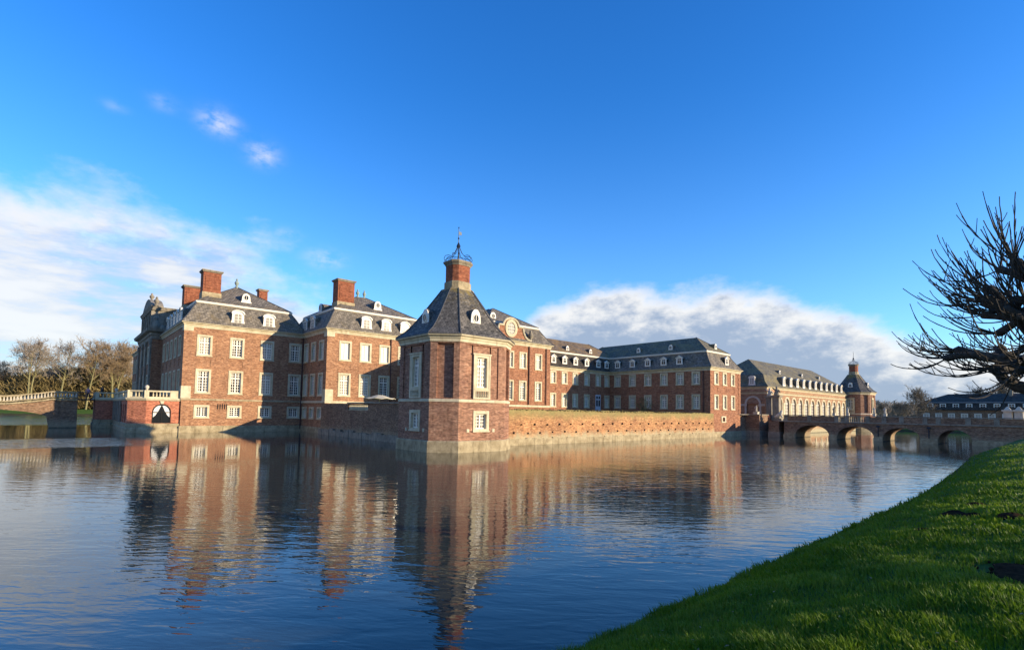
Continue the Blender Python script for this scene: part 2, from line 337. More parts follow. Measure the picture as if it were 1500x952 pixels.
class MB:
    def __init__(s): s.v = []; s.f = []; s.m = []
    def add(s, vs, fs, mi=0):
        k = len(s.v); s.v += [tuple(v) for v in vs]; s.f += [tuple(i + k for i in f) for f in fs]; s.m += [mi]*len(fs)
    def quad(s, a, b, c, d, mi=0): s.add([a, b, c, d], [(0, 1, 2, 3)], mi)
    def box(s, x0, x1, y0, y1, z0, z1, mi=0):
        s.add([(x0, y0, z0), (x1, y0, z0), (x1, y1, z0), (x0, y1, z0), (x0, y0, z1), (x1, y0, z1), (x1, y1, z1), (x0, y1, z1)],
              [(0, 3, 2, 1), (4, 5, 6, 7), (0, 1, 5, 4), (1, 2, 6, 5), (2, 3, 7, 6), (3, 0, 4, 7)], mi)
    def rings(s, rs, cap0=True, cap1=True, mi=0, closed=True):
        n = len(rs[0]); vs = [p for r in rs for p in r]; fs = []
        for k in range(len(rs) - 1):
            for i in range(n if closed else n - 1):
                j = (i + 1) % n
                fs.append((k*n + i, k*n + j, (k+1)*n + j, (k+1)*n + i))
        if cap0: fs.append(tuple(range(n - 1, -1, -1)))
        if cap1: fs.append(tuple(range((len(rs)-1)*n, len(rs)*n)))
        s.add(vs, fs, mi)
    def lathe(s, prof, c=(0, 0), n=12, mi=0, ph=0.0):
        s.rings([[(c[0] + r*math.cos(2*math.pi*i/n + ph), c[1] + r*math.sin(2*math.pi*i/n + ph), z) for i in range(n)] for r, z in prof], True, True, mi)
    def prism(s, poly, y0, y1, mi=0):
        """poly of (x,z) counter-clockwise seen from -y, extruded in y"""
        n = len(poly)
        s.add([(x, y0, z) for x, z in poly] + [(x, y1, z) for x, z in poly],
              [tuple(range(n)), tuple(range(2*n - 1, n - 1, -1))] + [(i, i + n, (i+1) % n + n, (i+1) % n) for i in range(n)], mi)
    def ringprism(s, outer, inner, y0, y1, mi=0):
        """frame between two (x,z) loops with equal point counts"""
        n = len(outer); vs = []
        for lp, y in ((outer, y0), (inner, y0), (outer, y1), (inner, y1)): vs += [(x, y, z) for x, z in lp]
        fs = []
        for i in range(n):
            j = (i + 1) % n
            fs += [(i, j, n + j, n + i), (2*n + i, 3*n + i, 3*n + j, 2*n + j), (i, 2*n + i, 2*n + j, j), (n + i, n + j, 3*n + j, 3*n + i)]
        s.add(vs, fs, mi)
    def tube(s, pts, rad, n=6, mi=0, cap=True):
        rs = []; up = Vector((0, 0, 1))
        P = [Vector(p) for p in pts]
        for i, p in enumerate(P):
            d = (P[min(i+1, len(P)-1)] - P[max(i-1, 0)]).normalized()
            a = d.cross(up)
            if a.length < 1e-3: a = d.cross(Vector((1, 0, 0)))
            a.normalize(); b = d.cross(a)
            r = rad[i] if isinstance(rad, (list, tuple)) else rad
            rs.append([p + a*(r*math.cos(2*math.pi*k/n)) + b*(r*math.sin(2*math.pi*k/n)) for k in range(n)])
        s.rings(rs, cap, cap, mi)
    def mesh(s, name, mats):
        me = bpy.data.meshes.new(name); me.from_pydata(s.v, [], s.f); me.update()
        for m in (mats if isinstance(mats, (list, tuple)) else [mats]): me.materials.append(M[m] if isinstance(m, str) else m)
        if any(s.m): me.polygons.foreach_set('material_index', s.m)
        return me
    def build(s, name, mats, parent=None, loc=(0, 0, 0), rz=0.0):
        return link(name, s.mesh(name, mats), parent, loc, rz)

def smooth(o):
    o.data.polygons.foreach_set('use_smooth', [True]*len(o.data.polygons)); return o

def offset_poly(poly, d):
    """counter-clockwise polygon moved outwards by d with mitred corners"""
    n = len(poly); out = []
    for i in range(n):
        a, b, c = (Vector(poly[i-1]), Vector(poly[i]), Vector(poly[(i+1) % n]))
        e1 = (b - a).normalized(); e2 = (c - b).normalized()
        n1 = Vector((e1.y, -e1.x)); n2 = Vector((e2.y, -e2.x))
        q = b + (n1 + n2)*(d/(1 + n1.dot(n2)))
        out.append((q.x, q.y))
    return out
def rect(x0, x1, y0, y1): return [(x0, y0), (x1, y0), (x1, y1), (x0, y1)]
def sweep(mb, poly, prof, mi=0, cap0=False, cap1=False):
    mb.rings([[(x, y, z) for x, y in offset_poly(poly, d)] for d, z in prof], cap0, cap1, mi)
def moulding(mb, poly, prof, mi=0):
    """closed section swept round a footprint"""
    mb.rings([[(x, y, z) for x, y in offset_poly(poly, d)] for d, z in prof + [prof[0]]], False, False, mi)

def wall_face(mb, p0, p1, z0, z1, openings, mi=0, zb=None):
    """wall sheet from p0 to p1 (outside on the right-hand side of travel is -inward); openings (u0,u1,z0,z1,depth,back)"""
    p0 = Vector(p0); p1 = Vector(p1); L = (p1 - p0).length; d = (p1 - p0)/L; inn = Vector((-d.y, d.x))
    us = sorted({0.0, L} | {round(o[0], 4) for o in openings} | {round(o[1], 4) for o in openings})
    zs = sorted({z0, z1} | {round(o[2], 4) for o in openings} | {round(o[3], 4) for o in openings})
    def P(u, z, k=0.0): q = p0 + d*u + inn*k; return (q.x, q.y, z)
    for i in range(len(us) - 1):
        for j in range(len(zs) - 1):
            cu_, cz = (us[i] + us[i+1])/2, (zs[j] + zs[j+1])/2
            if any(o[0] < cu_ < o[1] and o[2] < cz < o[3] for o in openings): continue
            mb.quad(P(us[i], zs[j]), P(us[i+1], zs[j]), P(us[i+1], zs[j+1]), P(us[i], zs[j+1]), mi)
    for (a, b, c, e, dep, back) in openings:
        mb.quad(P(a, c), P(b, c), P(b, c, dep), P(a, c, dep), mi)
        mb.quad(P(a, e), P(a, e, dep), P(b, e, dep), P(b, e), mi)
        mb.quad(P(a, c), P(a, c, dep), P(a, e, dep), P(a, e), mi)
        mb.quad(P(b, c), P(b, e), P(b, e, dep), P(b, c, dep), mi)
        if back: mb.quad(P(a, c, dep), P(b, c, dep), P(b, e, dep), P(a, e, dep), mi)

RX = -math.pi/2      # rotation of something that faces -X (0 faces -Y)

# ---- windows
WIN = {}
def window_meshes(key, W, Hh, fw, cols, rt, rb, pane='glass', frame='stone', arch=False, mt=0.065):
    if key in WIN: return WIN[key]
    a = W/2
    def loop(hw, z0, z1):
        if not arch: return [(-hw, z0), (hw, z0), (hw, z1), (-hw, z1)]
        zc = z1 - hw
        return [(-hw, z0), (hw, z0)] + [(hw*math.cos(t*math.pi/8), zc + hw*math.sin(t*math.pi/8)) for t in range(9)]
    fr = MB(); fr.ringprism(loop(a, 0, Hh), loop(a - fw, fw, Hh - fw), -0.06, 0.27)
    fr.box(-a - 0.05, a + 0.05, -0.11, -0.061, 0.0, 0.12)
    sa = MB(); ia = a - fw; z0, z1 = fw, Hh - fw
    sa.ringprism(loop(ia, z0, z1), loop(ia - 0.11, z0 + 0.11, z1 - 0.11), 0.17, 0.24)
    zt = z0 + (z1 - z0)*rb/(rb + rt) if rt else z1 - 0.09
    i2 = ia - 0.09
    hx = i2
    if arch: zt = z1 - ia
    sa.box(-0.08, 0.08, 0.16, 0.235, z0 + 0.09, z1 - 0.09)
    if rt: sa.box(-i2, -0.081, 0.165, 0.233, zt - 0.075, zt + 0.075); sa.box(0.081, i2, 0.165, 0.233, zt - 0.075, zt + 0.075)
    for s in (-1, 1):
        for c in range(1, cols):
            x = s*(0.065 + (i2 - 0.065)*c/cols); sa.box(x - mt/2, x + mt/2, 0.19, 0.22, z0 + 0.09, (zt if arch else z1) - 0.09)
        for (za, zb, nrow) in ((z0 + 0.09, zt - 0.06 if rt else zt, rb), (zt + 0.06, z1 - 0.09, 0 if arch else rt)):
            for r in range(1, nrow):
                z = za + (zb - za)*r/nrow
                xa, xb = sorted((s*0.081, s*i2)); sa.box(xa, xb, 0.194, 0.216, z - mt/2, z + mt/2)
    if arch:
        for t in (3, 5):
            ang = t*math.pi/8; sa.tube([(0, 0.2, zt), (i2*0.95*math.cos(ang), 0.2, zt + i2*0.95*math.sin(ang))], 0.03, 4)
    pn = MB()
    if pane == 'mix':
        wdt = ia*(.42 if len(WIN) % 2 else .6); zc = z0 + (z1 - z0)*(.0 if len(WIN) % 3 else .45)
        pn.box(-ia, ia, 0.236, 0.26, z0, z1, 0); pn.box(-ia, -ia + wdt, 0.226, 0.2359, zc, z1, 1); pn.box(ia - wdt, ia, 0.226, 0.2359, zc, z1, 1)
    else: pn.prism(loop(ia, z0, z1), 0.225, 0.26)
    WIN[key] = (fr.mesh('window_frame', frame), sa.mesh('sash', 'white'), pn.mesh('pane', [M['glass'], M['glass_curtain']] if pane == 'mix' else pane))
    return WIN[key]
def put_window(parent, key, x, y, z, rz=0.0):
    if key in ('A_up', 'A_lo', 'D_upd', 'D_lo') and rng.random() < .55:
        alt = {'D_upd': 'D_up'}.get(key, key) + rng.choice('uvw'); key = alt if alt in WIN else key
    f, s, p = WIN[key]
    wf = link('window', f, parent, (x, y, z), rz)
    link('sash', s, wf, (x, y, z), rz); link('pane', p, wf, (x, y, z), rz)
    return wf

# ---- dormers: local, front at y=0 facing -y, base z=0
DOR = {}
def dormer_meshes(key, W, Hh, back, kind='arch', mat='slate_old'):
    a = W/2; fr = MB(); bd = MB(); pn = MB()
    if kind == 'arch':
        rise = 0.22*W
        top = [(a*0.86*math.cos(t*math.pi/8), Hh - rise + rise*math.sin(t*math.pi/8)) for t in range(9)]
        outl = [(-a*1.1, 0), (a*1.1, 0), (a*0.90, Hh*0.35)] + top + [(-a*0.90, Hh*0.35)]
        fr.prism(outl, -0.12, 0.0)
        hood = [(a*1.0*math.cos(t*math.pi/8), Hh - rise + 0.03 + (rise + 0.10)*math.sin(t*math.pi/8)) for t in range(9)]
        hood2 = [(x*0.86, z - 0.13) for x, z in hood]
        n = len(hood)
        fr.add([(x, -0.24, z) for x, z in hood] + [(x, -0.24, z) for x, z in hood2] + [(x, 0.02, z) for x, z in hood] + [(x, 0.02, z) for x, z in hood2],
               [f for i in range(n-1) for f in ((i, n+i, n+i+1, i+1), (2*n+i, 2*n+i+1, 3*n+i+1, 3*n+i), (i, i+1, 2*n+i+1, 2*n+i), (n+i, 3*n+i, 3*n+i+1, n+i+1))] + [(0, 2*n, 3*n, n), (n-1, 2*n-1, 4*n-1, 3*n-1)])
        body = [(-a*0.86, 0.05), (a*0.86, 0.05)] + [(x*0.99, z) for x, z in hood]
        bd.prism(body, 0.021, back)
        ww, wz0, wz1 = a*0.52, Hh*0.18, Hh*0.80
        lp = [(-ww, wz0), (ww, wz0)] + [(ww*math.cos(t*math.pi/6), wz1 - ww*0.45 + ww*0.45*math.sin(t*math.pi/6)) for t in range(7)]
        pn.prism(lp, -0.135, -0.121, 0)
        pn.box(-0.04, 0.04, -0.16, -0.136, wz0, wz1, 1)
        for q in (0.33, 0.66):
            for s in (-1, 1):
                xa, xb = sorted((s*0.041, s*ww)); zz = wz0 + (wz1-wz0)*q; pn.box(xa, xb, -0.155, -0.136, zz - 0.025, zz + 0.025, 1)
    elif kind == 'gable':
        outl = [(-a, 0), (a, 0), (a*0.92, Hh*0.72), (0, Hh*0.96), (-a*0.92, Hh*0.72)]
        fr.prism(outl, -0.1, 0.0)
        for s in (-1, 1):
            pl = [(s*a*1.15, Hh*0.70), (s*a*1.15, Hh*0.78), (0, Hh*1.04), (0, Hh*0.96)]
            if s < 0: pl = pl[::-1]
            fr.prism(pl, -0.2, 0.02)
        bd.prism([(-a*0.9, 0.02), (a*0.9, 0.02), (a*0.92, Hh*0.72), (0, Hh*0.98), (-a*0.92, Hh*0.72)], 0.021, back)
        ww, wz0, wz1 = a*0.55, Hh*0.14, Hh*0.72
        pn.prism([(-ww, wz0), (ww, wz0), (ww, wz1 - 0.1), (0, wz1), (-ww, wz1 - 0.1)], -0.113, -0.101, 0)
        pn.box(-0.035, 0.035, -0.14, -0.114, wz0, wz1, 1)
        zz = wz0 + (wz1-wz0)*0.62
        pn.box(-ww, -0.036, -0.135, -0.114, zz - 0.03, zz + 0.03, 1); pn.box(0.036, ww, -0.135, -0.114, zz - 0.03, zz + 0.03, 1)
    elif kind == 'round':
        zc = Hh*0.55; outl = [(-a*0.95, 0), (a*0.95, 0)] + [(a*0.85*math.cos(t*math.pi/8), zc + (Hh - zc)*math.sin(t*math.pi/8)) for t in range(9)]
        fr.prism(outl, -0.1, 0.0)
        fr.box(-a*1.1, a*1.1, -0.15, -0.101, 0.0, Hh*0.12)
        bd.prism([(-a*0.8, 0.02), (a*0.8, 0.02)] + [(a*0.87*math.cos(t*math.pi/8), zc + (Hh*1.02 - zc)*math.sin(t*math.pi/8)) for t in range(9)], 0.001, back)
        r = a*0.45
        lp = [(r*math.cos(t*math.pi/6), Hh*0.55 + r*1.2*math.sin(t*math.pi/6)) for t in range(12)]
        lo = [(x*1.25, Hh*0.55 + (z - Hh*0.55)*1.25) for x, z in lp]
        fr.ringprism(lo, lp, -0.16, -0.101)
        pn.prism(lp, -0.125, -0.102, 0)
        pn.box(-0.025, 0.025, -0.14, -0.126, Hh*0.55 - r, Hh*0.55 + r, 1)
    elif kind == 'square':
        fr.ringprism([(-a, 0), (a, 0), (a, Hh), (-a, Hh)], [(-a*0.7, 0.16*Hh), (a*0.7, 0.16*Hh), (a*0.7, 0.86*Hh), (-a*0.7, 0.86*Hh)], -0.12, 0.0)
        bd.box(-a*0.97, a*0.97, 0.001, back, 0.02, Hh*1.02)
        pn.box(-a*0.71, a*0.71, -0.06, -0.02, 0.15*Hh, 0.87*Hh, 0)
        pn.box(-0.05, 0.05, -0.1, -0.061, 0.15*Hh, 0.87*Hh, 1)
        zz = 0.5*Hh
        pn.box(-a*0.71, -0.051, -0.095, -0.061, zz - 0.04, zz + 0.04, 1); pn.box(0.051, a*0.71, -0.095, -0.061, zz - 0.04, zz + 0.04, 1)
    DOR[key] = (fr.mesh('dormer', 'white'), bd.mesh('hood', mat), pn.mesh('pane', [M['glass_curtain'] if kind == 'arch' else M['glass'], M['white']]))
def put_dormer(parent, key, x, y, z, rz=0.0):
    f, b, p = DOR[key]
    o = link('dormer', f, parent, (x, y, z), rz)
    link('hood', b, o, (x, y, z), rz); link('pane', p, o, (x, y, z), rz)

# ---- chimneys, finials, urns, statues
def chimney(parent, x0, x1, y0, y1, zb, zs, zt):
    m = MB(); m.box(x0, x1, y0, y1, zs, zt - 0.3)
    for (u0, u1) in ((x0 + 0.25, x1 - 0.25),):
        m.box(u0, u1, y0 - 0.06, y0 - 0.001, zs + 0.5, zt - 0.9)
    c = m.build('chimney', 'brick_chimney', parent)
    b = MB(); b.box(x0 - 0.08, x1 + 0.08, y0 - 0.08, y1 + 0.08, zb, zs); b.build('chimney_base', 'stone_worn', c)
    k = MB(); k.box(x0 - 0.1, x1 + 0.1, y0 - 0.1, y1 + 0.1, zt - 0.3, zt - 0.16); k.box(x0 - 0.2, x1 + 0.2, y0 - 0.2, y1 + 0.2, zt - 0.16, zt); k.build('chimney_cap', 'stone_grey', c)
def finial(parent, x, y, z, h, mat='iron_green'):
    m = MB(); m.lathe([(0.22*h/1.3, z), (0.22*h/1.3, z + 0.1*h), (0.08*h, z + 0.18*h), (0.13*h, z + 0.3*h), (0.22*h, z + 0.5*h), (0.16*h, z + 0.66*h), (0.06*h, z + 0.74*h), (0.11*h, z + 0.82*h), (0.02*h, z + h)], (x, y), 8)
    return m.build('finial', mat, parent)
def pipe(parent, x, y, z0, z1):
    m = MB(); m.tube([(x, y, z0), (x, y, z1)], 0.075, 6)
    for z in (z0 + 0.6, (z0+z1)/2, z1 - 0.3): m.box(x - 0.1, x + 0.1, y - 0.1, y + 0.1, z, z + 0.06)
    m.build('drainpipe', 'pipe', parent)

# ------------------------------------------------------------------ ground and water
def bank_edge(x):
    """y of the near waterline"""
    if x < 25: return 4.93 + .035*math.sin(x*1.9) + .03*math.sin(x*4.3 + 1) + .02*math.sin(x*9.7)
    if x < 60: return 4.95 + 2.1*((x - 25)/35)**1.3
    return 7.05 + 0.3*min(1, (x - 60)/30)
def hash_noise(x, y, s):
    return (np.sin(x*1.7*s + 1.3) * np.cos(y*2.1*s - 0.7) + np.sin(x*0.9*s - y*1.3*s + 2.0)*0.7 + np.sin(x*3.1*s + y*2.7*s)*0.35)/2.05
BANK_D = np.linspace(0, 12, 121)
_bz = np.interp(BANK_D, [0, .2, .7, 1.3, 1.9, 2.9, 3.9, 4.95, 6, 12], [0, .16, .40, .74, 1.05, 1.33, 1.52, 1.66, 1.74, 1.95])
BANK_Z = np.convolve(np.pad(_bz, 3, mode='edge'), np.ones(7)/7, 'valid'); BANK_Z[:3] = _bz[:3]
def ground_z(x, y):
    e = bank_edge(x)
    if y > e and y < 212 and x < 168 and x > -420:
        return -1.4*min(1, min(y - e, 1.5)/1.0) if y - e < 1.5 else -1.6
    if y <= e:
        d = e - y
        z = float(np.interp(d, BANK_D, BANK_Z))
        k = min(1, d/1.0)
        return z + k*(0.05*hash_noise(x, y, 1.1) + 0.025*hash_noise(x, y, 3.3))
    if x >= 168: return min(1.2, (x - 168)*0.4) + 0.012*max(0, x - 230)
    if y >= 212: return min(1.6, (y - 212)*0.16) + 0.012*max(0, y - 260)
    return 1.2
def make_ground():
    xs = [-4000, -1500, -600, -425, -415, -200, -80, -40, -20, -10] + list(np.arange(-8, 30, 0.4)) + list(np.arange(30, 60, 1.0)) + list(np.arange(60, 166, 3.0)) + [166, 168, 169, 170, 172, 175, 185, 200, 230, 300, 450, 800, 1800, 4000]
    ys = [-4000, -1500, -500, -150, -60, -30, -20, -14] + list(np.arange(-10, 8.6, 0.25)) + [9.5, 12, 40, 100, 180, 208, 211, 212, 213, 215, 218, 222, 228, 240, 260, 320, 500, 1000, 2000, 4000]
    v = [(float(x), float(y), float(ground_z(float(x), float(y)))) for y in ys for x in xs]
    n = len(xs); f = [(j*n + i, j*n + i + 1, (j+1)*n + i + 1, (j+1)*n + i) for j in range(len(ys)-1) for i in range(n-1)]
    me = bpy.data.meshes.new('ground'); me.from_pydata(v, [], f); me.materials.append(M['lawn']); me.update()
    return smooth(structure(link('ground', me)))
make_ground()
wm = MB(); wm.quad((-430, 3.0, 0), (171, 3.0, 0), (171, 216, 0), (-430, 216, 0)); structure(wm.build('water', 'water'))

# ------------------------------------------------------------------ palace blocks
window_meshes('A_up', 1.80, 2.86, 0.25, 2, 2, 4, 'glass')
window_meshes('A_upc', 1.80, 2.86, 0.25, 2, 2, 4, 'glass_curtain')
window_meshes('A_lo', 1.80, 3.28, 0.25, 2, 2, 5, 'glass')
window_meshes('A_loc', 1.80, 3.28, 0.25, 2, 2, 5, 'glass_curtain')
window_meshes('A_ba', 1.80, 1.76, 0.25, 2, 0, 4, 'glass')
window_meshes('B_blind', 1.78, 2.82, 0.25, 1, 0, 1, 'curtain')
for _k in 'uvw':
    window_meshes('A_up' + _k, 1.80, 2.86, 0.25, 2, 2, 4, 'mix'); window_meshes('A_lo' + _k, 1.80, 3.28, 0.25, 2, 2, 5, 'mix'); window_meshes('D_up' + _k, 1.45, 2.16, 0.22, 2, 2, 3, 'mix'); window_meshes('D_lo' + _k, 1.45, 2.42, 0.22, 2, 2, 4, 'mix')
window_meshes('C_up', 1.58, 2.66, 0.22, 2, 2, 4, 'glass_curtain')
window_meshes('C_lo', 1.58, 3.16, 0.22, 2, 2, 5, 'glass')
window_meshes('D_up', 1.45, 2.16, 0.22, 2, 2, 3, 'glass_curtain')
window_meshes('D_upd', 1.45, 2.16, 0.22, 2, 2, 3, 'glass')
window_meshes('D_lo', 1.45, 2.42, 0.22, 2, 2, 4, 'glass')
window_meshes('D_loc', 1.45, 2.42, 0.22, 2, 2, 4, 'glass_curtain')
dormer_meshes('big', 1.70, 2.0, 2.6, 'arch', 'slate_old')
dormer_meshes('oval', 1.25, 1.35, 1.9, 'round', 'slate_old')
dormer_meshes('small', 1.15, 1.42, 1.9, 'gable', 'slate')
dormer_meshes('eye', 0.85, 1.10, 1.6, 'round', 'slate_moss')

def mansard(parent, poly, ze, zb, zr, hw, lower='slate_old', upper='slate_old', ins=1.55, overhang=0.42):
    h = zb - ze
    lo = MB(); sweep(lo, poly, [(overhang, ze), (overhang - 0.05, ze + 0.06), (-0.25, ze + 0.30*h), (-0.62, ze + 0.5*h), (-1.0, ze + 0.72*h), (-ins, zb - 0.02)], cap0=True)
    r = lo.build('roof', lower, parent)
    hp = MB(); prof_ = [(overhang - .05, ze + .08), (-0.25, ze + 0.30*h), (-0.62, ze + 0.5*h), (-1.0, ze + 0.72*h), (-ins, zb - 0.02)]; pf2 = [(-ins + .1, zb + .16), (-hw, zr + .03)]
    for pf, nm in ((prof_, 'hip_ridge'), (pf2, 'hip_ridge')):
        rg = [offset_poly(poly, d) for d, _ in pf]
        for i in range(4):
            hp = MB(); hp.tube([(rg[k][i][0], rg[k][i][1], pf[k][1]) for k in range(len(pf))], .07, 5); hp.build(nm, 'lead_dark', r)
    ba = MB(); moulding(ba, poly, [(-ins - 0.1, zb - 0.16), (-ins + 0.14, zb - 0.16), (-ins + 0.22, zb), (-ins + 0.22, zb + 0.1), (-ins - 0.1, zb + 0.1)]); ba.build('roof_band', 'white', r)
    up = MB(); sweep(up, poly, [(-ins + 0.16, zb + 0.104), (-hw, zr)]); up.build('upper_roof', upper, r)
    return r
def cornice(parent, poly, ze, mat='stone', h=0.62):
    m = MB(); moulding(m, poly, [(-0.05, ze - h), (0.08, ze - h), (0.10, ze - h*0.62), (0.16, ze - h*0.55), (0.20, ze - h*0.32), (0.36, ze - h*0.22), (0.42, ze - 0.012), (-0.05, ze - 0.012)])
    m.build('cornice', mat, parent)
def course(parent, poly, z0, z1, out, mat='stone', name='string_course'):
    m = MB(); moulding(m, poly, [(-0.1, z0), (out, z0), (out, z1 - 0.04), (out - 0.04, z1), (-0.1, z1)]); m.build(name, mat, parent)
def quoin(parent, x, y, sx, sy, z0, z1, mat, wid=0.55, name='corner_strip', out=0.07):
    m = MB(); x2, y2 = x + sx*wid, y + sy*wid
    m.box(min(x - sx*out, x2), max(x - sx*out, x2), min(y - sy*out, y2), max(y - sy*out, y2), z0, z1); m.build(name, mat, parent)

# --- block A: nearest the garden terrace
AX0, AX1, AY0, AY1 = 11.75, 26.9, 77.3, 97.3
EAVE = 14.35
tA = thing('palace_block', (19, 84, 0), 'tall brick palace block with one dominant chimney and garden terrace at its foot', 'palace', 'stepped blocks of the brick palace')
LO, UP, BA = 5.03, 9.97, 1.82
m = MB(); ops = []
for i, x in enumerate((13.18, 17.07, 20.95, 24.84)):
    u = x - AX0
    ops += [(u + .05, u + 1.75, LO + .05, LO + 3.23, .25, False), (u + .05, u + 1.75, UP + .05, UP + 2.8, .25, False), (u + .05, u + 1.75, BA + .05, BA + 1.7, .25, False), (u + 0.1, u + 1.7, 8.72, 9.62, 0.05, True)]
wall_face(m, (AX0, AY0), (AX1, AY0), -1, EAVE, ops)
ops = []; ycs = (80.1, 83.55, 87.0, 90.45, 93.9)
LA = 138 - AY0
for y in ycs + (117.5, 121, 124.5, 128, 131.5, 135):
    u = 138 - y - 0.9
    ops += [(u + .05, u + 1.75, LO + .05, LO + 3.23, .25, False), (u + .05, u + 1.75, UP + .05, UP + 2.8, .25, False), (u + .1, u + 1.7, 8.72, 9.62, 0.05, True)]
wall_face(m, (AX0, 138), (AX0, AY0), -1, EAVE, ops)
m.quad((AX1 - .02, AY0 + .02, EAVE), (AX1 - .02, 138, EAVE), (AX1 - .02, 138, 0), (AX1 - .02, AY0 + .02, 0))
m.quad((AX1, 138, -1), (AX0, 138, -1), (AX0, 138, EAVE), (AX1, 138, EAVE))
m.build('wall', 'brick', tA)
for i, x in enumerate((13.18, 17.07, 20.95, 24.84)):
    put_window(tA, 'A_upc' if i in (0, 2) else 'A_up', x + .9, AY0, UP)
    put_window(tA, 'A_loc' if i == 2 else 'A_lo', x + .9, AY0, LO)
    put_window(tA, 'A_ba', x + .9, AY0, BA)
for y in ycs + (117.5, 121, 124.5, 128, 131.5, 135):
    put_window(tA, 'A_up', AX0, y, UP, RX); put_window(tA, 'A_lo', AX0, y, LO, RX)
polyA = rect(AX0, AX1, AY0, 112)
mansard(tA, polyA, EAVE, 17.45, 21.4, 7.55)
cornice(tA, rect(AX0, AX1 - .05, AY0, 138), EAVE)
course(tA, rect(AX0, AX1 - .05, AY0, 138), 4.18, 4.40, 0.09, 'stone_worn')
course(tA, rect(AX0, AX1 - .05, AY0, 138), -0.5, 0.85, 0.12, 'stone_worn', 'plinth')
quoin(tA, AX0, AY0, 1, 1, 4.41, EAVE - .63, 'brick', 0.95, 'pilaster', 0.05)
quoin(tA, AX0, AY0, 1, 1, 4.41, 6.0, 'stone', 1.0, 'pilaster_base', 0.10)
quoin(tA, AX0, AY0, 1, 1, 13.2, EAVE - .56, 'stone', 1.0, 'pilaster_capital', 0.09)
for x in (17.92, 21.95): put_dormer(tA, 'big', x, AY0 + 0.10, EAVE + 0.22)
put_dormer(tA, 'oval', 19.5, 80.1, 18.35)
for y in (79.6, 82.0, 84.6, 87.4, 90.4): put_dormer(tA, 'big', AX0 + 0.10, y + 1.3, EAVE + 0.22, RX)
chimney(tA, 14.1, 16.3, 80.4, 82.2, 17.6, 19.2, 22.3)
chimney(tA, 13.2, 15.2, 88.6, 90.4, 17.4, 18.4, 21.4)
chimney(tA, 24.0, 25.3, 90.6, 91.9, 17.0, 20.0, 23.0)
finial(tA, 19.3, 84.9, 21.3, 1.5)
for x in (15.9,):
    g = MB()
    for k in range(5): g.box(x + k*0.27, x + k*0.27 + 0.12, AY0 - 0.03, AY0 - 0.001, 3.05, 3.75)
    g.build('vent_slots', 'dark', tA)
pipe(tA, AX1 - 0.14, AY0 - 0.14, 0.3, EAVE - 0.6)

# --- central garden front: portico with attic and pediment, and the tall roof behind
tP = thing('garden_portico', (10.5, 105, 4), 'shaded stone and brick portico with sculpted pediment on the garden front', 'portico')
m = MB(); ops = []
for yc in (100.3, 104.95, 109.6):
    u = 113.3 - yc - 0.9
    ops += [(u + .05, u + 1.75, LO + .05, LO + 3.23, .25, False), (u + .05, u + 1.75, UP + .05, UP + 2.8, .25, False)]
wall_face(m, (10.45, 113.3), (10.45, 96.6), 0, 13.75, ops)
wall_face(m, (10.45, 96.6), (AX0 + .1, 96.6), 0, 13.75, [])
wall_face(m, (AX0 + .1, 113.3), (10.45, 113.3), 0, 13.75, [])
m.build('wall', 'brick', tP)
for yc in (100.3, 104.95, 109.6):
    put_window(tP, 'A_up', 10.45, yc, UP, RX); put_window(tP, 'A_lo', 10.45, yc, LO, RX)
for yc in (97.2, 102.6, 107.3, 112.7):
    c = MB(); c.box(10.2, 10.44, yc - .45, yc + .45, 4.2, 13.0); c.box(10.12, 10.44, yc - .55, yc + .55, 13.01, 13.74); c.box(10.1, 10.44, yc - .58, yc + .58, 4.2, 5.2); c.build('pilaster', 'stone_grey', tP)
pp = rect(10.45, 13.5, 96.6, 113.3)
m = MB(); moulding(m, pp, [(-.1, 13.76), (.12, 13.76), (.16, 14.3), (.3, 14.4), (.32, 14.75), (.75, 14.95), (.85, 15.35), (-.1, 15.45)]); m.build('entablature', 'stone_grey', tP)
m = MB(); m.box(10.55, 13.8, 98.6, 111.3, 15.45, 18.6)
for yc in (98.9, 101.3, 103.7, 106.2, 108.6, 111.0): m.box(10.35, 10.549, yc - .3, yc + .3, 15.46, 18.5)
m.build('attic', 'stone_grey', tP)
m = MB(); moulding(m, rect(10.55, 13.8, 98.6, 111.3), [(-.1, 18.6), (.2, 18.6), (.35, 18.95), (.45, 19.15), (-.1, 19.15)]); m.build('attic_cornice', 'stone_grey', tP)
m = MB()
ys = np.linspace(-1, 1, 17)
prof = [(105 + 6.0*t, 19.15 + 1.75*max(0, math.cos(t*math.pi/2))**0.8 + 0.25) for t in ys]
ring = [(10.4, y, z) for y, z in prof] + [(10.4, 111, 19.15), (10.4, 99, 19.15)]
m.add([*ring] + [(12.0, y, z) for _, y, z in ring], [tuple(range(19)), tuple(range(37, 18, -1))] + [(i, i + 19, (i+1) % 19 + 19, (i+1) % 19) for i in range(19)])
m.build('pediment', 'stone_grey', tP)
for yc, s in ((98.7, .75), (105, .7), (111.2, .75)):
    u = MB(); zb = 19.16 if yc != 105 else 20.9
    u.lathe([(.42*s, zb), (.42*s, zb + .5*s), (.2*s, zb + .7*s), (.5*s, zb + 1.15*s), (.48*s, zb + 1.5*s), (.2*s, zb + 1.75*s), (.26*s, zb + 1.95*s), (.05*s, zb + 2.25*s)], (11.0, yc), 10); smooth(u.build('vase', 'stone_grey', tP))
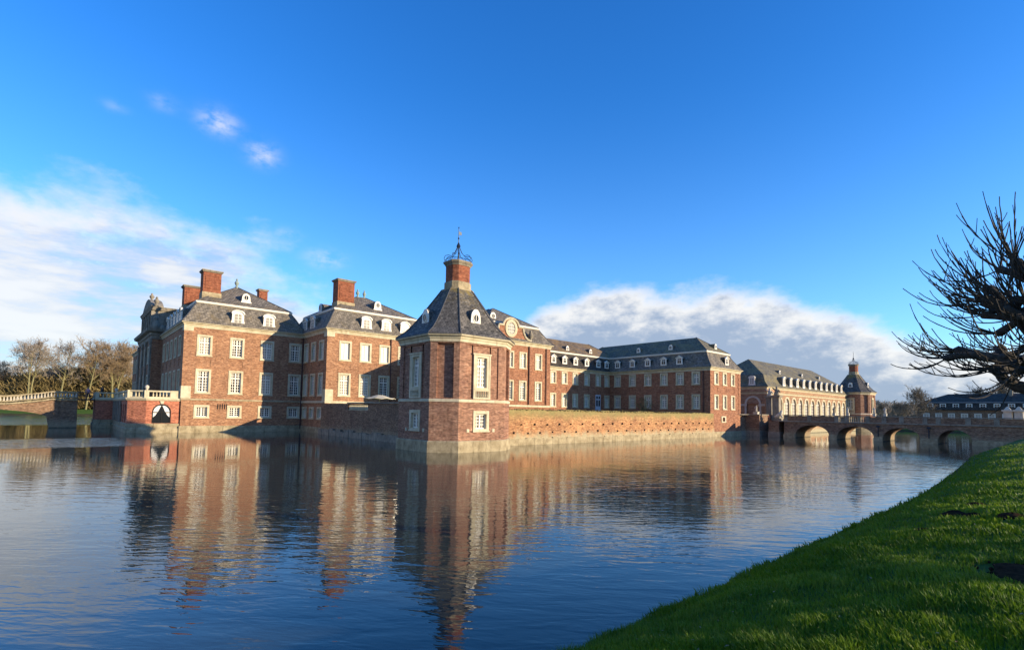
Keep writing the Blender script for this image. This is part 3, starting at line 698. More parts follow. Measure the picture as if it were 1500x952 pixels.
for yc in (97.3, 112.6):
    u = MB(); u.lathe([(.55, 15.46), (.6, 15.9), (.45, 16.4), (.3, 16.9), (.36, 17.2), (.12, 17.5)], (10.9, yc), 9); u.lathe([(.5, 15.46), (.4, 15.9), (.1, 16.2)], (11.7, yc), 8); u.build('trophy', 'stone_grey', tP)
rf = MB(); sweep(rf, rect(11.5, 27.2, 96.2, 124), [(.2, 14.4), (-.6, 15.9), (-1.55, 18.0), (-7.5, 23.2)]); rf.build('roof', 'slate_old', tP)

# --- block B
BX0, BX1, BY0, BY1 = 26.9, 43.0, 68.3, 83.3
tB = thing('palace_block', (35, 75, 0), 'brick palace block behind the corner tower, chimney left and two finials on its roof', 'palace', 'stepped blocks of the brick palace')
m = MB(); ops = []; bw = (28.58, 31.58, 34.57, 37.62, 40.6)
for x in bw:
    u = x - BX0; ops += [(u + .05, u + 1.73, LO + .05, LO + 3.23, .25, False), (u + .05, u + 1.73, UP + .05, UP + 2.8, .25, False), (u + .1, u + 1.68, 8.72, 9.62, .05, True)]
wall_face(m, (BX0, BY0), (BX1, BY0), 0, EAVE, ops)
ops = []
for y in (70.2, 73.15, 75.95):
    u = 84 - y - .9; ops += [(u + .05, u + 1.75, LO + .05, LO + 3.23, .25, False), (u + .05, u + 1.75, UP + .05, UP + 2.8, .25, False), (u + .1, u + 1.7, 8.72, 9.62, .05, True), (u + .05, u + 1.75, BA + .05, BA + 1.7, .25, False)]
wall_face(m, (BX0, 84), (BX0, BY0), -1, EAVE, ops)
m.quad((BX1, BY0, 0), (BX1, 84, 0), (BX1, 84, EAVE), (BX1, BY0, EAVE))
m.build('wall', 'brick', tB)
for i, x in enumerate(bw):
    put_window(tB, 'B_blind' if i < 3 else 'A_up', x + .89, BY0, UP); put_window(tB, 'A_loc' if i < 2 else 'A_lo', x + .89, BY0, LO)
for y in (70.2, 73.15, 75.95):
    put_window(tB, 'A_up', BX0, y, UP, RX); put_window(tB, 'A_lo', BX0, y, LO, RX); put_window(tB, 'A_ba', BX0, y, BA, RX)
pb = rect(BX0, BX1, BY0, BY1)
mansard(tB, pb, EAVE, 17.45, 21.0, 7.45); cornice(tB, rect(BX0, BX1, BY0, 84), EAVE)
course(tB, rect(BX0, BX1, BY0, 84), 4.12, 4.42, 0.12, 'stone')
course(tB, rect(BX0, BX1, BY0, 84), -.5, 0.8, .12, 'stone_worn', 'plinth')
quoin(tB, BX0, BY0, 1, 1, 4.43, EAVE - .63, 'brick', .95, 'pilaster', .05)
quoin(tB, BX0, BY0, 1, 1, 4.43, 6.0, 'stone', 1.0, 'pilaster_base', .10)
quoin(tB, BX0, BY0, 1, 1, 13.2, EAVE - .56, 'stone', 1.0, 'pilaster_capital', .09)
for x in (32.5, 35.62, 38.7): put_dormer(tB, 'big', x, BY0 + .1, EAVE + .22)
put_dormer(tB, 'oval', 35.5, 71.1, 18.35)
for y in (74.0, 77.1): put_dormer(tB, 'big', BX0 + .1, y, EAVE + .22, RX)
put_dormer(tB, 'oval', BX0 + 2.4, 77.5, 18.0, RX)
chimney(tB, 29.4, 31.9, 71.4, 73.2, 17.6, 18.9, 22.2)
for x in (34.4, 35.5): finial(tB, x, 75.8, 20.9, 1.35)
pipe(tB, 36.42, BY0 - .14, 4.5, EAVE - .6)
g = MB(); g.box(26.2, 27.3, 77.6, 79.6, 14.4, 15.2); g.build('valley_gutter', 'copper', tB)

# --- low link between B and C (behind the tower)
tL = thing('link_building', (41, 62, 3.6), 'low brick link half hidden behind the corner tower roof', 'building')
m = MB(); wall_face(m, (38.8, 57.6), (47, 57.6), 3, 10.9, []); wall_face(m, (38.8, 68.2), (38.8, 57.6), 3, 10.9, []); m.build('wall', 'brick', tL)
m = MB(); sweep(m, rect(38.8, 49, 57.6, 68.2), [(.35, 10.9), (-2.5, 12.3), (-5.0, 12.9)], cap0=True); m.build('roof', 'slate_old', tL)
cornice(tL, rect(38.8, 49, 57.6, 68.2), 10.9)

# --- block C with the oval-window gable
CX0, CX1, CY0 = 45.8, 59.35, 57.7
CE = 14.15
tC = thing('palace_block', (52, 64, 3.6), 'brick palace block with scrolled gable and round stone-framed window right of the tower', 'palace', 'stepped blocks of the brick palace')
m = MB(); ops = []; cw = (46.9, 49.88, 52.54, 55.9)
for x in cw:
    u = x - CX0; ops += [(u + .05, u + 1.53, 5.07, 8.12, .25, False), (u + .05, u + 1.53, 9.97, 12.52, .25, False), (u + .1, u + 1.48, 8.65, 9.55, .05, True)]
wall_face(m, (CX0, CY0), (CX1, CY0), 3, CE, ops)
wall_face(m, (CX0, 72), (CX0, CY0), 3, CE, []); wall_face(m, (CX1, CY0), (CX1, 72), 3, CE, [])
m.build('wall', 'brick_wing', tC)
for x in cw: put_window(tC, 'C_up', x + .79, CY0, 9.93); put_window(tC, 'C_lo', x + .79, CY0, 5.02)
pc = rect(CX0, CX1, CY0, 72)
mansard(tC, pc, CE, 16.85, 20.2, 6.7, ins=1.45); cornice(tC, pc, CE)
course(tC, pc, 4.12, 4.42, .12, 'stone')
for x in (46.1, 54.95, 58.9):
    q = MB(); q.box(x - .42, x + .42, CY0 - .05, CY0 + .05, 4.43, CE - .63); q.build('pilaster', 'brick_wing', tC)
pipe(tC, 54.55, CY0 - .14, 4.5, CE - .6); pipe(tC, 58.35, CY0 - .14, 4.5, CE - .6)
put_dormer(tC, 'oval', 49.2, CY0 + 2.5, 17.2)
# gable: brick field, stone scroll edge, oval frame
gx, gz = 50.7, 15.95
def gable_half():
    return [(4.3, 14.16), (4.2, 14.35), (3.5, 14.5), (2.95, 14.9), (2.6, 15.5), (2.45, 16.1), (2.4, 16.3), (1.45, 16.3)]
hf = gable_half(); top = [(1.45*math.cos(t*math.pi/10), 16.3 + 1.1*math.sin(t*math.pi/10)) for t in range(1, 10)]
outl = [(gx + x, z) for x, z in hf] + [(gx + x, z) for x, z in top] + [(gx - x, z) for x, z in reversed(hf)]
outl = [(gx - 4.3, 14.16)] + outl[:-1]
m = MB(); m.prism(outl, CY0 - .08, CY0 + .35); gob = m.build('gable', 'brick_wing', tC)
m = MB()
for s in (-1, 1):
    path = [(gx + s*x, CY0 - .12, z + .02) for x, z in hf]
    m.tube(path, [.16]*len(path), 6)
m.tube([(gx - 1.6, CY0 - .12, 16.32)] + [(gx + x*1.05, CY0 - .12, z + .08) for x, z in reversed(top)] + [(gx + 1.6, CY0 - .12, 16.32)], .17, 6)
m.build('gable_coping', 'stone', gob)
ov = [(gx + .78*math.cos(t*math.pi/10), gz + .92*math.sin(t*math.pi/10)) for t in range(20)]
oo = [(gx + 1.22*math.cos(t*math.pi/10), gz + 1.36*math.sin(t*math.pi/10)) for t in range(20)]
m = MB(); m.ringprism(oo, ov, CY0 - .22, CY0 - .081); m.build('oval_frame', 'stone', gob)
m = MB(); m.prism(ov, CY0 - .12, CY0 - .09, 0)
for k in (-.3, 0, .3):
    m.box(gx + k - .03, gx + k + .03, CY0 - .15, CY0 - .121, gz - .85, gz + .85, 1); m.box(gx - .75, gx + .75, CY0 - .147, CY0 - .121, gz + k*1.6 - .03, gz + k*1.6 + .03, 1)
m.build('oval_window', [M['glass_curtain'], M['white']], gob)
m = MB(); m.lathe([(.32, 14.16), (.32, 14.5), (.15, 14.7), (.42, 15.1), (.45, 15.4), (.2, 15.75), (.25, 15.9), (.05, 16.2)], (55.0, CY0 + .1), 10); smooth(m.build('vase', 'stone_grey', tC))

# --- wing D (long sunlit) and wing E (projecting)
WE = 10.95
DY0 = 58.6
EX0, EX1, EY0 = 76.1, 86.45, 39.1
tD = thing('palace_wing', (68, 63, 3.6), 'low brick wing along the terrace with mossy upper roof, half in shadow', 'palace wing', 'low side wings of the palace')
dxs = (60.3, 63.05, 65.8, 68.85, 72.0, 74.5)
m = MB(); ops = []
for i, x in enumerate(dxs):
    u = x - 59.0; ops += [(u + .04, u + 1.41, 8.15, 10.22, .25, False), (u + .1, u + 1.35, 7.0, 7.75, .05, True)]
    ops += [(u + .04, u + 1.41, 4.25 if i != 4 else 3.75, 6.6, .25, False)]
wall_face(m, (59.0, DY0), (EX0 + .3, DY0), 3, WE, ops); m.build('wall', 'brick_wing', tD)
for i, x in enumerate(dxs):
    put_window(tD, 'D_up' if i < 3 else 'D_upd', x + .725, DY0, 8.1)
    if i != 4: put_window(tD, 'D_loc' if i < 2 else 'D_lo', x + .725, DY0, 4.2)
m = MB(); xd = 72.0; m.box(xd + .02, xd + 1.43, DY0 - .04, DY0 + .14, 3.7, 6.65)
dd = m.build('door', 'door', tD)
m = MB()
for a, b in ((.2, .62), (.83, 1.25)):
    m.box(xd + a, xd + b, DY0 - .06, DY0 - .041, 4.6, 5.7); m.box(xd + a, xd + b, DY0 - .06, DY0 - .041, 5.9, 6.4)
m.build('pane', 'glass', dd)
pd = rect(57, 81.27, DY0, 69.0)
mansard(tD, pd, WE, 13.65, 16.55, 5.18, 'slate', 'slate_moss', 1.3, .38); cornice(tD, rect(59.36, EX0 + .2, DY0, 69), WE, 'stone', .6)
for x in (61.2, 63.9, 66.7, 69.7, 72.9, 75.3): put_dormer(tD, 'small', x, DY0 + .16, WE + .62)
for x in (66.6, 72.9): put_dormer(tD, 'eye', x, DY0 + 2.0, 14.0)

tE = thing('palace_wing', (81, 50, 0), 'low brick wing jutting towards the moat, long dark side and sunlit narrow end', 'palace wing', 'low side wings of the palace')
eys = (56.8, 53.57, 50.4, 47.25, 44.3, 41.48)
m = MB(); ops = []
for y in eys:
    u = 69 - y - .725; ops += [(u + .04, u + 1.41, 8.15, 10.22, .25, False), (u + .1, u + 1.35, 7.0, 7.75, .05, True), (u + .04, u + 1.41, 4.25, 6.6, .25, False)]
wall_face(m, (EX0, 69), (EX0, EY0), 0, WE, ops)
ops = []; exs = (77.35, 80.2, 83.05)
for x in exs:
    u = x - EX0; ops += [(u + .04, u + 1.36, 8.15, 10.22, .25, False), (u + .04, u + 1.36, 4.25, 6.6, .25, False), (u + .15, u + 1.25, 7.0, 7.75, .05, True)]
ops.append((4.0, 4.8, 2.35, 3.0, .2, True))
wall_face(m, (EX0, EY0), (EX1, EY0), -1, WE, ops); wall_face(m, (EX1, EY0), (EX1, 69), -1, WE, [])
m.build('wall', 'brick_wing', tE)
for y in eys: put_window(tE, 'D_upd', EX0, y, 8.1, RX); put_window(tE, 'D_lo', EX0, y, 4.2, RX)
for x in exs: put_window(tE, 'D_up', x + .7, EY0, 8.1); put_window(tE, 'D_loc', x + .7, EY0, 4.2)
m = MB(); m.ringprism([(79.7, 2.15), (81.3, 2.15), (81.3, 3.2), (79.7, 3.2)], [(80.1, 2.35), (80.9, 2.35), (80.9, 3.0), (80.1, 3.0)], EY0 - .06, EY0 - .001); m.build('vent_frame', 'stone', tE)
pe = rect(EX0, EX1, EY0, 69.5)
mansard(tE, pe, WE, 13.6, 16.55, 5.17, 'slate_old', 'slate_green', 1.3, .38); cornice(tE, pe, WE, 'stone', .6)
course(tE, pe, -.5, .75, .14, 'stone_worn', 'plinth')
for y in (56.9, 53.7, 50.5, 47.4, 44.45): put_dormer(tE, 'small', EX0 + .16, y, WE + .62, RX)
for y in (53.8, 47.3): put_dormer(tE, 'eye', EX0 + 2.2, y, 14.2, RX)
put_dormer(tE, 'small', 82.0, EY0 + .2, WE + .62); put_dormer(tE, 'eye', 82.2, EY0 + 2.2, 14.2)
for x in (EX0, EX1):
    q = MB()
    for k in range(16):
        zz = 3.5 + k*.44; wd = .55 if k % 2 else .8
        xa, xb = (x - .06, x + wd) if x == EX0 else (x - wd, x + .06)
        q.box(xa, xb, EY0 - .06, EY0 + (wd if x == EX0 else .3), zz, zz + .40)
    q.build('quoins', 'brick_wing', tE)
pipe(tE, EX0 - .14, 40.2, 3.7, WE - .6)

# ------------------------------------------------------------------ corner towers
window_meshes('T_up', 1.50, 2.95, 0.22, 2, 2, 5, 'glass_curtain')
window_meshes('T_upd', 1.50, 2.95, 0.22, 2, 2, 5, 'glass')
window_meshes('T_ba', 1.66, 1.78, 0.26, 2, 0, 4, 'glass')
dormer_meshes('tower', 1.15, 1.75, 2.2, 'round', 'slate_tower')
def tower(label, ox, oy, z0=-1.0, group='octagonal corner towers'):
    cx, cy = 26.65 + ox, 37.75 + oy
    o8 = [(24.22, 33.78), (29.08, 33.78), (30.98, 35.3), (30.98, 40.2), (29.08, 41.72), (24.22, 41.72), (22.38, 40.2), (22.38, 35.3)]
    o8 = [(x + ox, y + oy) for x, y in o8]
    t = thing('corner_tower', (cx, cy, 0), label, 'tower', group)
    m = MB()
    EV = 9.6
    # blind niches on the chamfers
    for i in range(8):
        a, b = o8[i], o8[(i+1) % 8]; L = math.dist(a, b); ops = []
        if i in (0, 6):
            c = (26.52 - 24.22) if i == 0 else (40.2 - 37.45)
            ops = [(c - .8, c + .8, 1.68, 3.36, .3, False), (c - .72, c + .72, 5.16, 8.0, .3, False), (0.62, c - .95, 4.42, 8.85, .1, True), (c + .95, L - .75, 4.42, 8.85, .1, True), (c - .95, c + .95, 8.25, 8.85, .1, True)]
        va, vb = Vector(a), Vector(b)
        if abs(va.x - vb.x) > .3 and abs(va.y - vb.y) > .3: ops = [(L*.24, L*.80, 4.42, 8.9, .28, True)]
        wall_face(m, a, b, z0, EV, ops)
    m.build('wall', 'brick_tower', t)
    pl = MB(); moulding(pl, o8, [(-.1, -.8), (.16, -.8), (.14, .86), (.05, .95), (-.1, .95)]); pl.build('plinth', 'stone_worn', t)
    st = MB(); moulding(st, o8, [(-.1, 4.1), (.06, 4.1), (.07, 4.28), (.02, 4.32), (-.1, 4.32)]); st.build('string_course', 'stone_pale' if ox else 'stone', t)
    cornice(t, o8, EV, 'stone', .6)
    wx, wy = 26.52 + ox, 33.78 + oy; vx, vy = 22.38 + ox, 37.45 + oy
    put_window(t, 'T_up', wx, wy, 5.12); put_window(t, 'T_ba', wx, wy, 1.63)
    put_window(t, 'T_upd', vx, vy, 5.12, RX); put_window(t, 'T_ba', vx, vy, 1.63, RX)
    for (X, Y, rz) in ((wx, wy, 0), (vx, vy, RX)):
        s = MB(); s.ringprism([(-.9, 4.38), (.9, 4.38), (.9, 5.18), (-.9, 5.18)], [(-.68, 4.52), (.68, 4.52), (.68, 5.04), (-.68, 5.04)], -.1, -.001)
        for k in range(6):
            xk = -.55 + k*.22; s.lathe([(.05, 4.5), (.08, 4.68), (.045, 4.85), (.06, 5.05)], (xk, -.05), 6)
        s.box(-.98, .98, -.12, -.001, 8.08, 8.2); s.box(-.9, -.745, -.09, -.001, 5.19, 8.07); s.box(.745, .9, -.09, -.001, 5.19, 8.07)
        s.build('window_surround', 'stone', t, (X, Y, 0), rz)
        for dxk in (-1.35, 1.35) if rz == 0 else (-1.35, 1.4):
            q = MB(); q.box(-.13, .13, -.05, -.001, 1.62, 1.9); q.box(-.05, .05, -.06, -.051, 1.7, 1.82); q.build('stone_block', 'stone', t, (X + (dxk if rz == 0 else 0), Y - (dxk if rz else 0), 0), rz)
    # roof: concave, up to the lantern
    def ringat(f, z): return [(cx + (x - cx)*f, cy + (y - cy)*f, z) for x, y in o8]
    prof = [(1.10, 9.6), (1.085, 9.68), (.93, 10.2), (.80, 10.85), (.66, 11.7), (.52, 12.65), (.40, 13.45), (.29, 14.2)]
    r = MB(); r.rings([ringat(f, z) for f, z in prof], True, True); ro = r.build('roof', 'slate_tower', t)
    for i in range(8):
        h = MB(); h.tube([(cx + (o8[i][0] - cx)*f, cy + (o8[i][1] - cy)*f, z + .02) for f, z in prof[1:]], .05, 5); h.build('hip_ridge', 'lead_dark', ro)
    lb = MB(); lb.rings([ringat(f, z) for f, z in ((.30, 14.1), (.30, 14.25), (.245, 14.32), (.245, 14.9), (.23, 14.95))], True, True); lo = lb.build('lantern', 'stone_worn', t)
    br = MB(); br.rings([ringat(f, z) for f, z in ((.222, 14.93), (.222, 16.45))], True, True); br.build('lantern_shaft', 'brick_chimney', lo)
    cp = MB(); cp.rings([ringat(f, z) for f, z in ((.23, 16.40), (.24, 16.5), (.272, 16.66), (.276, 16.8), (.25, 16.86))], True, True); cp.build('lantern_cap', 'stone_grey', lo)
    ir = MB()
    for i in range(8):
        ex, ey = (o8[i][0] - cx)*.245, (o8[i][1] - cy)*.245
        pts = [(1.0, 16.88), (1.06, 17.15), (.98, 17.42), (.75, 17.5), (.5, 17.45), (.28, 17.75), (.1, 18.25), (.03, 18.7)]
        ir.tube([(cx + ex*f, cy + ey*f, z) for f, z in pts], .026, 4)
        ir.tube([(cx + ex*f, cy + ey*f, z) for f, z in ((.92, 17.0), (.8, 17.25), (.6, 17.3), (.55, 17.1), (.68, 17.02))], .018, 4)
        jx, jy = (o8[(i+1) % 8][0] - cx)*.245, (o8[(i+1) % 8][1] - cy)*.245
        ir.tube([(cx + ex, cy + ey, 17.02), (cx + jx, cy + jy, 17.02)], .025, 4)
    ir.tube([(cx, cy, 16.9), (cx, cy, 20.1)], [.05, .025], 5)
    ir.lathe([(.02, 18.2), (.2, 18.35), (.12, 18.55), (.02, 18.75)], (cx, cy), 8)
    ir.lathe([(.02, 19.0), (.09, 19.1), (.02, 19.2)], (cx, cy), 6); ir.lathe([(.02, 20.0), (.06, 20.07), (.01, 20.2)], (cx, cy), 6)
    ir.box(cx - .02, cx + .32, cy - .012, cy + .012, 19.45, 19.75)
    ir.build('iron_crown', 'iron', t)
    put_dormer(t, 'tower', wx - .1, 34.7 + oy, 10.35)
    put_dormer(t, 'tower', 23.35 + ox, vy + .2, 10.35, RX)
    return t
tower('octagonal brick tower rising from the water at the palace corner, iron crown on its lantern', 0, 0, group=None)
tower('small far octagonal brick tower at the end of the arcaded building beyond the bridge', 125.6, 1.85, group=None)

# ------------------------------------------------------------------ terrace walls round the palace island
tm = MB(); tm.box(26.6, 76.0, 39.0, 68.2, 0, 3.55); tm.box(43.1, 58.9, 57.9, 72, 0, 3.54); tm.box(59, 76, 58.7, 70, 0, 3.53)
structure(tm.build('terrace_ground', 'lawn'))
tW = thing('terrace_wall', (53, 38.5, 0), 'long sunlit retaining wall of orange brick with lichen-covered top along the moat', 'wall')
m = MB(); ns = 60
for k in range(ns):
    xa, xb = 30.0 + (76.05 - 30.0)*k/ns, 30.0 + (76.05 - 30.0)*(k+1)/ns
    def zt(x): return 3.64 + .05*math.sin(x*.9) + .03*math.sin(x*2.7)
    m.quad((xa, 38.35, -1), (xb, 38.35, -1), (xb, 38.52, zt(xb)), (xa, 38.52, zt(xa)))
    m.quad((xa, 38.52, zt(xa)), (xb, 38.52, zt(xb)), (xb, 39.05, zt(xb) + .01), (xa, 39.05, zt(xa) + .01))
m.build('wall', 'brick_old', tW)
m = MB()
xa = 30.6
while xa < 75.6:
    wd_ = rng.uniform(.7, 2.0); m.box(xa, xa + wd_ - .012, 38.30 - rng.uniform(0, .03), 38.4, -1, .66 + rng.uniform(-.08, .1)); xa += wd_
m.build('footing_stones', 'stone_worn', tW)
m = MB()
for j, zrow in ((0, 2.0), (1, 1.15)):
    for k in range(24):
        x = 31.5 + k*1.9 + j*.95 + rng.uniform(-.1, .1)
        if x < 75.6: zz = zrow + rng.uniform(-.05, .05); m.box(x, x + .08, 38.30, 38.46, zz, zz + rng.uniform(.14, .24))
m.build('weep_holes', 'dark', tW)
tS = thing('terrace_wall', (26.3, 54, 0), 'dark shaded retaining wall with small balustrade between tower and palace block', 'wall')
m = MB(); wall_face(m, (26.35, 68.2), (26.2, 41), -1, 4.02, [(8.6, 14.0, 3.25, 3.98, .4, False)])
m.box(26.36, 26.9, 41, 68.2, 4.0, 4.03); m.build('wall', 'brick_dark', tS)
m = MB()
for k in range(22):
    y0 = 42 + k*26.0/22; m.box(26.0 - rng.uniform(0, .1), 26.25, y0, y0 + 26.0/22 - .04, -1, .72 + rng.uniform(-.14, .14))
m.build('footing_stones', 'stone_grey', tS)
m = MB(); m.box(26.1, 26.5, 41.2, 59.5, 4.035, 4.16); m.build('coping', 'stone_grey', tS)
m = MB()
for k in range(26): m.lathe([(.06, 3.3), (.1, 3.5), (.05, 3.75), (.07, 3.95)], (26.45, 54.3 + k*.205), 6)
m.box(26.36, 26.6, 54.2, 59.6, 3.18, 3.3); m.build('balusters', 'stone', tS)
# parasol on that terrace
tU = thing('parasol', (29.6, 58.0, 3.55), 'open beige parasol on the terrace in front of the palace block', 'parasol')
m = MB(); m.tube([(29.6, 58.0, 3.55), (29.6, 58.0, 5.15)], .06, 8); m.lathe([(.35, 3.55), (.35, 3.63), (.08, 3.7)], (29.6, 58.0), 10); m.build('pole', 'canvas', tU)
m = MB(); rings = []
for f, z in ((1.0, 4.62), (.99, 4.68), (.7, 4.78), (.4, 5.0), (.2, 5.12), (.03, 5.16)):
    rings.append([(29.6 + 2.0*f*(1 if k % 2 else .93)*math.cos(k*math.pi/8), 58.0 + 2.0*f*(1 if k % 2 else .93)*math.sin(k*math.pi/8), z + (0 if k % 2 else .10*f)) for k in range(16)])
m.rings(rings, False, True); m.build('canopy', 'canvas', tU)

# ------------------------------------------------------------------ garden terrace on the left
def baluster_row(m, p0, p1, z0, z1, step=.34):
    p0, p1 = Vector(p0), Vector(p1); L = (p1 - p0).length; n = max(1, int(L/step))
    for k in range(n):
        q = p0 + (p1 - p0)*((k + .5)/n); h = z1 - z0
        m.lathe([(.075, z0), (.075, z0 + .1*h), (.105, z0 + .35*h), (.05, z0 + .7*h), (.08, z1)], (q.x, q.y), 6)
tG = thing('garden_terrace', (8, 88, 0), 'red brick garden terrace with stone balustrade and curtained arched window over the water', 'terrace')
gpoly = [(AX0 - .05, 77.55), (8.15, 77.55), (6.35, 78.7), (6.35, 98.9), (4.1, 98.9), (4.1, 104.2), (6.35, 104.2), (6.35, 126), (AX0 - .05, 126)]
gpoly = gpoly[::-1]
gp = [(8.15, 77.55), (AX0 - .05, 77.55), (AX0 - .05, 126), (6.35, 126), (6.35, 104.2), (4.1, 104.2), (4.1, 98.9), (6.35, 98.9), (6.35, 78.7)]
m = MB()
for i in range(len(gp)):
    a, b = gp[i], gp[(i+1) % len(gp)]; L = math.dist(a, b); ops = []
    if i == 0: ops = [(.62, 2.72, 1.2, 3.62, .25, False)]
    if i == 7: ops = [(L - 1.5 - k*2.7 - 1.3, L - 1.5 - k*2.7, 1.2, 3.5, .3, True) for k in range(6)]
    wall_face(m, a, b, -1, 4.2, ops)
m.build('wall', 'brick_red', tG)
m = MB(); m.rings([[(x, y, 4.32) for x, y in offset_poly(gp, -.2)]], False, True); m.build('floor', 'stone_grey', tG)
m = MB(); moulding(m, gp, [(-.2, 4.0), (.10, 4.0), (.22, 4.2), (.22, 4.34), (-.2, 4.34)]); m.build('string_course', 'stone', tG)
m = MB(); moulding(m, gp, [(-.1, -.8), (.2, -.8), (.2, .5), (.1, .62), (.1, 1.12), (-.1, 1.2)]); m.build('plinth', 'stone_worn', tG)
for i in range(5):
    q = MB(); y = 97.6 - i*2.7; q.box(6.15, 6.349, y - .3, y + .3, 1.2, 3.99); q.build('pilaster', 'stone_grey', tG)
# arched window of the sunlit face
ax = 9.77
arc = [(ax - 1.0, 1.22), (ax + 1.0, 1.22)] + [(ax + 1.0*math.cos(t*math.pi/10), 2.6 + 1.0*math.sin(t*math.pi/10)) for t in range(11)]
m = MB(); m.prism(arc, 77.62, 77.68); aw = m.build('arched_window', 'glass', tG)
ain = [(ax + (x - ax)*.88, 1.22 + (z - 1.22)*.95) for x, z in arc]
m = MB(); m.ringprism(arc, ain, 77.54, 77.619); m.box(ax - .04, ax + .04, 77.57, 77.619, 1.3, 3.4); m.box(ax - .9, ax - .041, 77.58, 77.619, 2.5, 2.6); m.box(ax + .041, ax + .9, 77.58, 77.619, 2.5, 2.6); m.build('window_bars', 'dark', aw)
fillm = MB()
rc = [(8.75, 1.2), (10.87, 1.2), (10.87, 3.63), (8.75, 3.63)]
for s in (-1, 1):
    pl = [(ax + s*1.12, 1.2), (ax + s*1.12, 3.63), (ax, 3.63)] + [(ax + s*1.0*math.cos(t*math.pi/20), 2.6 + 1.0*math.sin(t*math.pi/20)) for t in range(10, -1, -1)] + [(ax + s*1.0, 1.2)]
    fillm.prism(pl if s < 0 else pl[::-1], 77.552, 77.9)
fillm.build('arch_spandrel', 'brick_red', tG)
m = MB()
for s in (-1, 1):
    pl = [(ax + s*.9, 1.9), (ax + s*.62, 2.2), (ax + s*.35, 2.7), (ax + s*.06, 3.4), (ax + s*.4, 3.4), (ax + s*.75, 3.1), (ax + s*.88, 2.6)]
    m.prism(pl if s < 0 else pl[::-1], 77.60, 77.617)
m.build('curtains', 'curtain', aw)
m = MB(); m.prism([(ax - .14, 3.62), (ax + .14, 3.62), (ax + .22, 3.99), (ax - .22, 3.99)], 77.42, 77.551); m.build('keystone', 'stone', tG)
bal = [((AX0 - .1, 77.75), (8.15, 77.75)), ((8.15, 77.75), (6.55, 78.8)), ((6.55, 78.8), (6.55, 98.7)), ((6.4, 99.1), (4.3, 99.1))]
m = MB(); rl = MB()
for a, b in bal:
    va, vb = Vector(a), Vector(b); L = (vb - va).length; d = (vb - va)/L
    baluster_row(m, va + d*.9 if L > 3 else va + d*.3, vb - d*.5, 4.5, 5.1)
    nn = Vector((-d.y, d.x))*.15
    for z0, z1, k in ((4.33, 4.5, 1.1), (5.1, 5.28, 1.15)):
        A, B, C, D = va + nn*k, vb + nn*k, vb - nn*k, va - nn*k
        rl.rings([[(p.x, p.y, z) for p in (A, B, C, D)] for z in (z0, z1)], True, True)
m.build('balusters', 'stone', tG); rl.build('balustrade_rails', 'stone', tG)
for (x, y) in ((AX0 - .6, 77.75), (8.15, 77.75), (6.55, 78.8), (6.55, 85), (6.55, 92), (6.55, 98.7), (4.3, 99.1), (4.3, 104)):
    q = MB(); w_ = .55 if x > 11 else .24; q.box(x - w_, x + w_, y - .2, y + .2, 4.345, 5.3); q.build('balustrade_post', 'stone', tG)
for (x, y) in ((8.15, 77.75), (6.55, 98.7)):
    q = MB(); q.lathe([(.14, 5.3), (.1, 5.4), (.24, 5.6), (.22, 5.8), (.06, 5.95)], (x, y), 10); smooth(q.build('stone_ball', 'stone_pale', tG))

# garden bridge
tB2 = thing('garden_bridge', (-6, 100, 0), 'stone balustraded brick footbridge arching left from the garden terrace', 'bridge')
m = MB()
def deck_z(x): return 3.95 if x > -.8 else 3.95 - .75*min(1, (-.8 - x)/4.5)**.8
yb0, yb1 = 97.6, 103.6
# pier
m.rings([[(x, y, z) for x, y in ((-.8 - s, yb0 - s), (2.05 + s*.5, yb0 - s), (2.05 + s*.5, yb1), (-.8 - s, yb1))] for s, z in ((.22, -1), (.05, 1.6), (0, 3.9))], True, True)
# spandrel with a flat arch
xs = [-.8 - k*.4 for k in range(0, 60)]
def soffit(x):
    c, hw = -8.4, 7.5; t = (x - c)/hw
    return 1.25 + 1.35*math.sqrt(max(0, 1 - t*t)) if abs(t) < 1 else -1.0
pr = None
for x in xs:
    if pr is not None:
        a, b = x, pr
        for (y, fl) in ((yb0, 0), (yb1, 1)):
            q = [(a, y, soffit(a)), (b, y, soffit(b)), (b, y, deck_z(b) - .05), (a, y, deck_z(a) - .05)]
            m.quad(*(q if not fl else q[::-1]))
        m.quad((a, yb0, soffit(a)), (a, yb1, soffit(a)), (b, yb1, soffit(b)), (b, yb0, soffit(b)))
        m.quad((a, yb0, deck_z(a) - .05), (b, yb0, deck_z(b) - .05), (b, yb1, deck_z(b) - .05), (a, yb1, deck_z(a) - .05))
    pr = x
m.build('arch_and_pier', 'brick_dark', tB2)
m = MB(); rl = MB(); bs = MB(); pr = 2.05
path = [2.05, 1.0, 0, -.8] + [-.8 - k*.8 for k in range(1, 30)]
def rail(mb, z0, z1, yy, hw):
    mb.rings([[(x, yy - hw, deck_z(x) + z0), (x, yy + hw, deck_z(x) + z0), (x, yy + hw, deck_z(x) + z1), (x, yy - hw, deck_z(x) + z1)] for x in path], True, True)
for yy in (yb0 + .1, yb1 - .1):
    rail(m, 0.02, .22, yy, .28); rail(rl, .38, .5, yy, .16); rail(rl, 1.1, 1.26, yy, .2)
m.build('deck_moulding', 'stone_worn', tB2); rl.build('balustrade_rails', 'stone_worn', tB2)
for yy in (yb0 + .1, yb1 - .1):
    bs = MB()
    for k in range(66):
        x = 1.9 - k*.34; bs.lathe([(.08, deck_z(x) + .5), (.11, deck_z(x) + .68), (.05, deck_z(x) + .92), (.08, deck_z(x) + 1.1)], (x, yy), 5)
    bs.build('balusters', 'stone_pale', tB2)
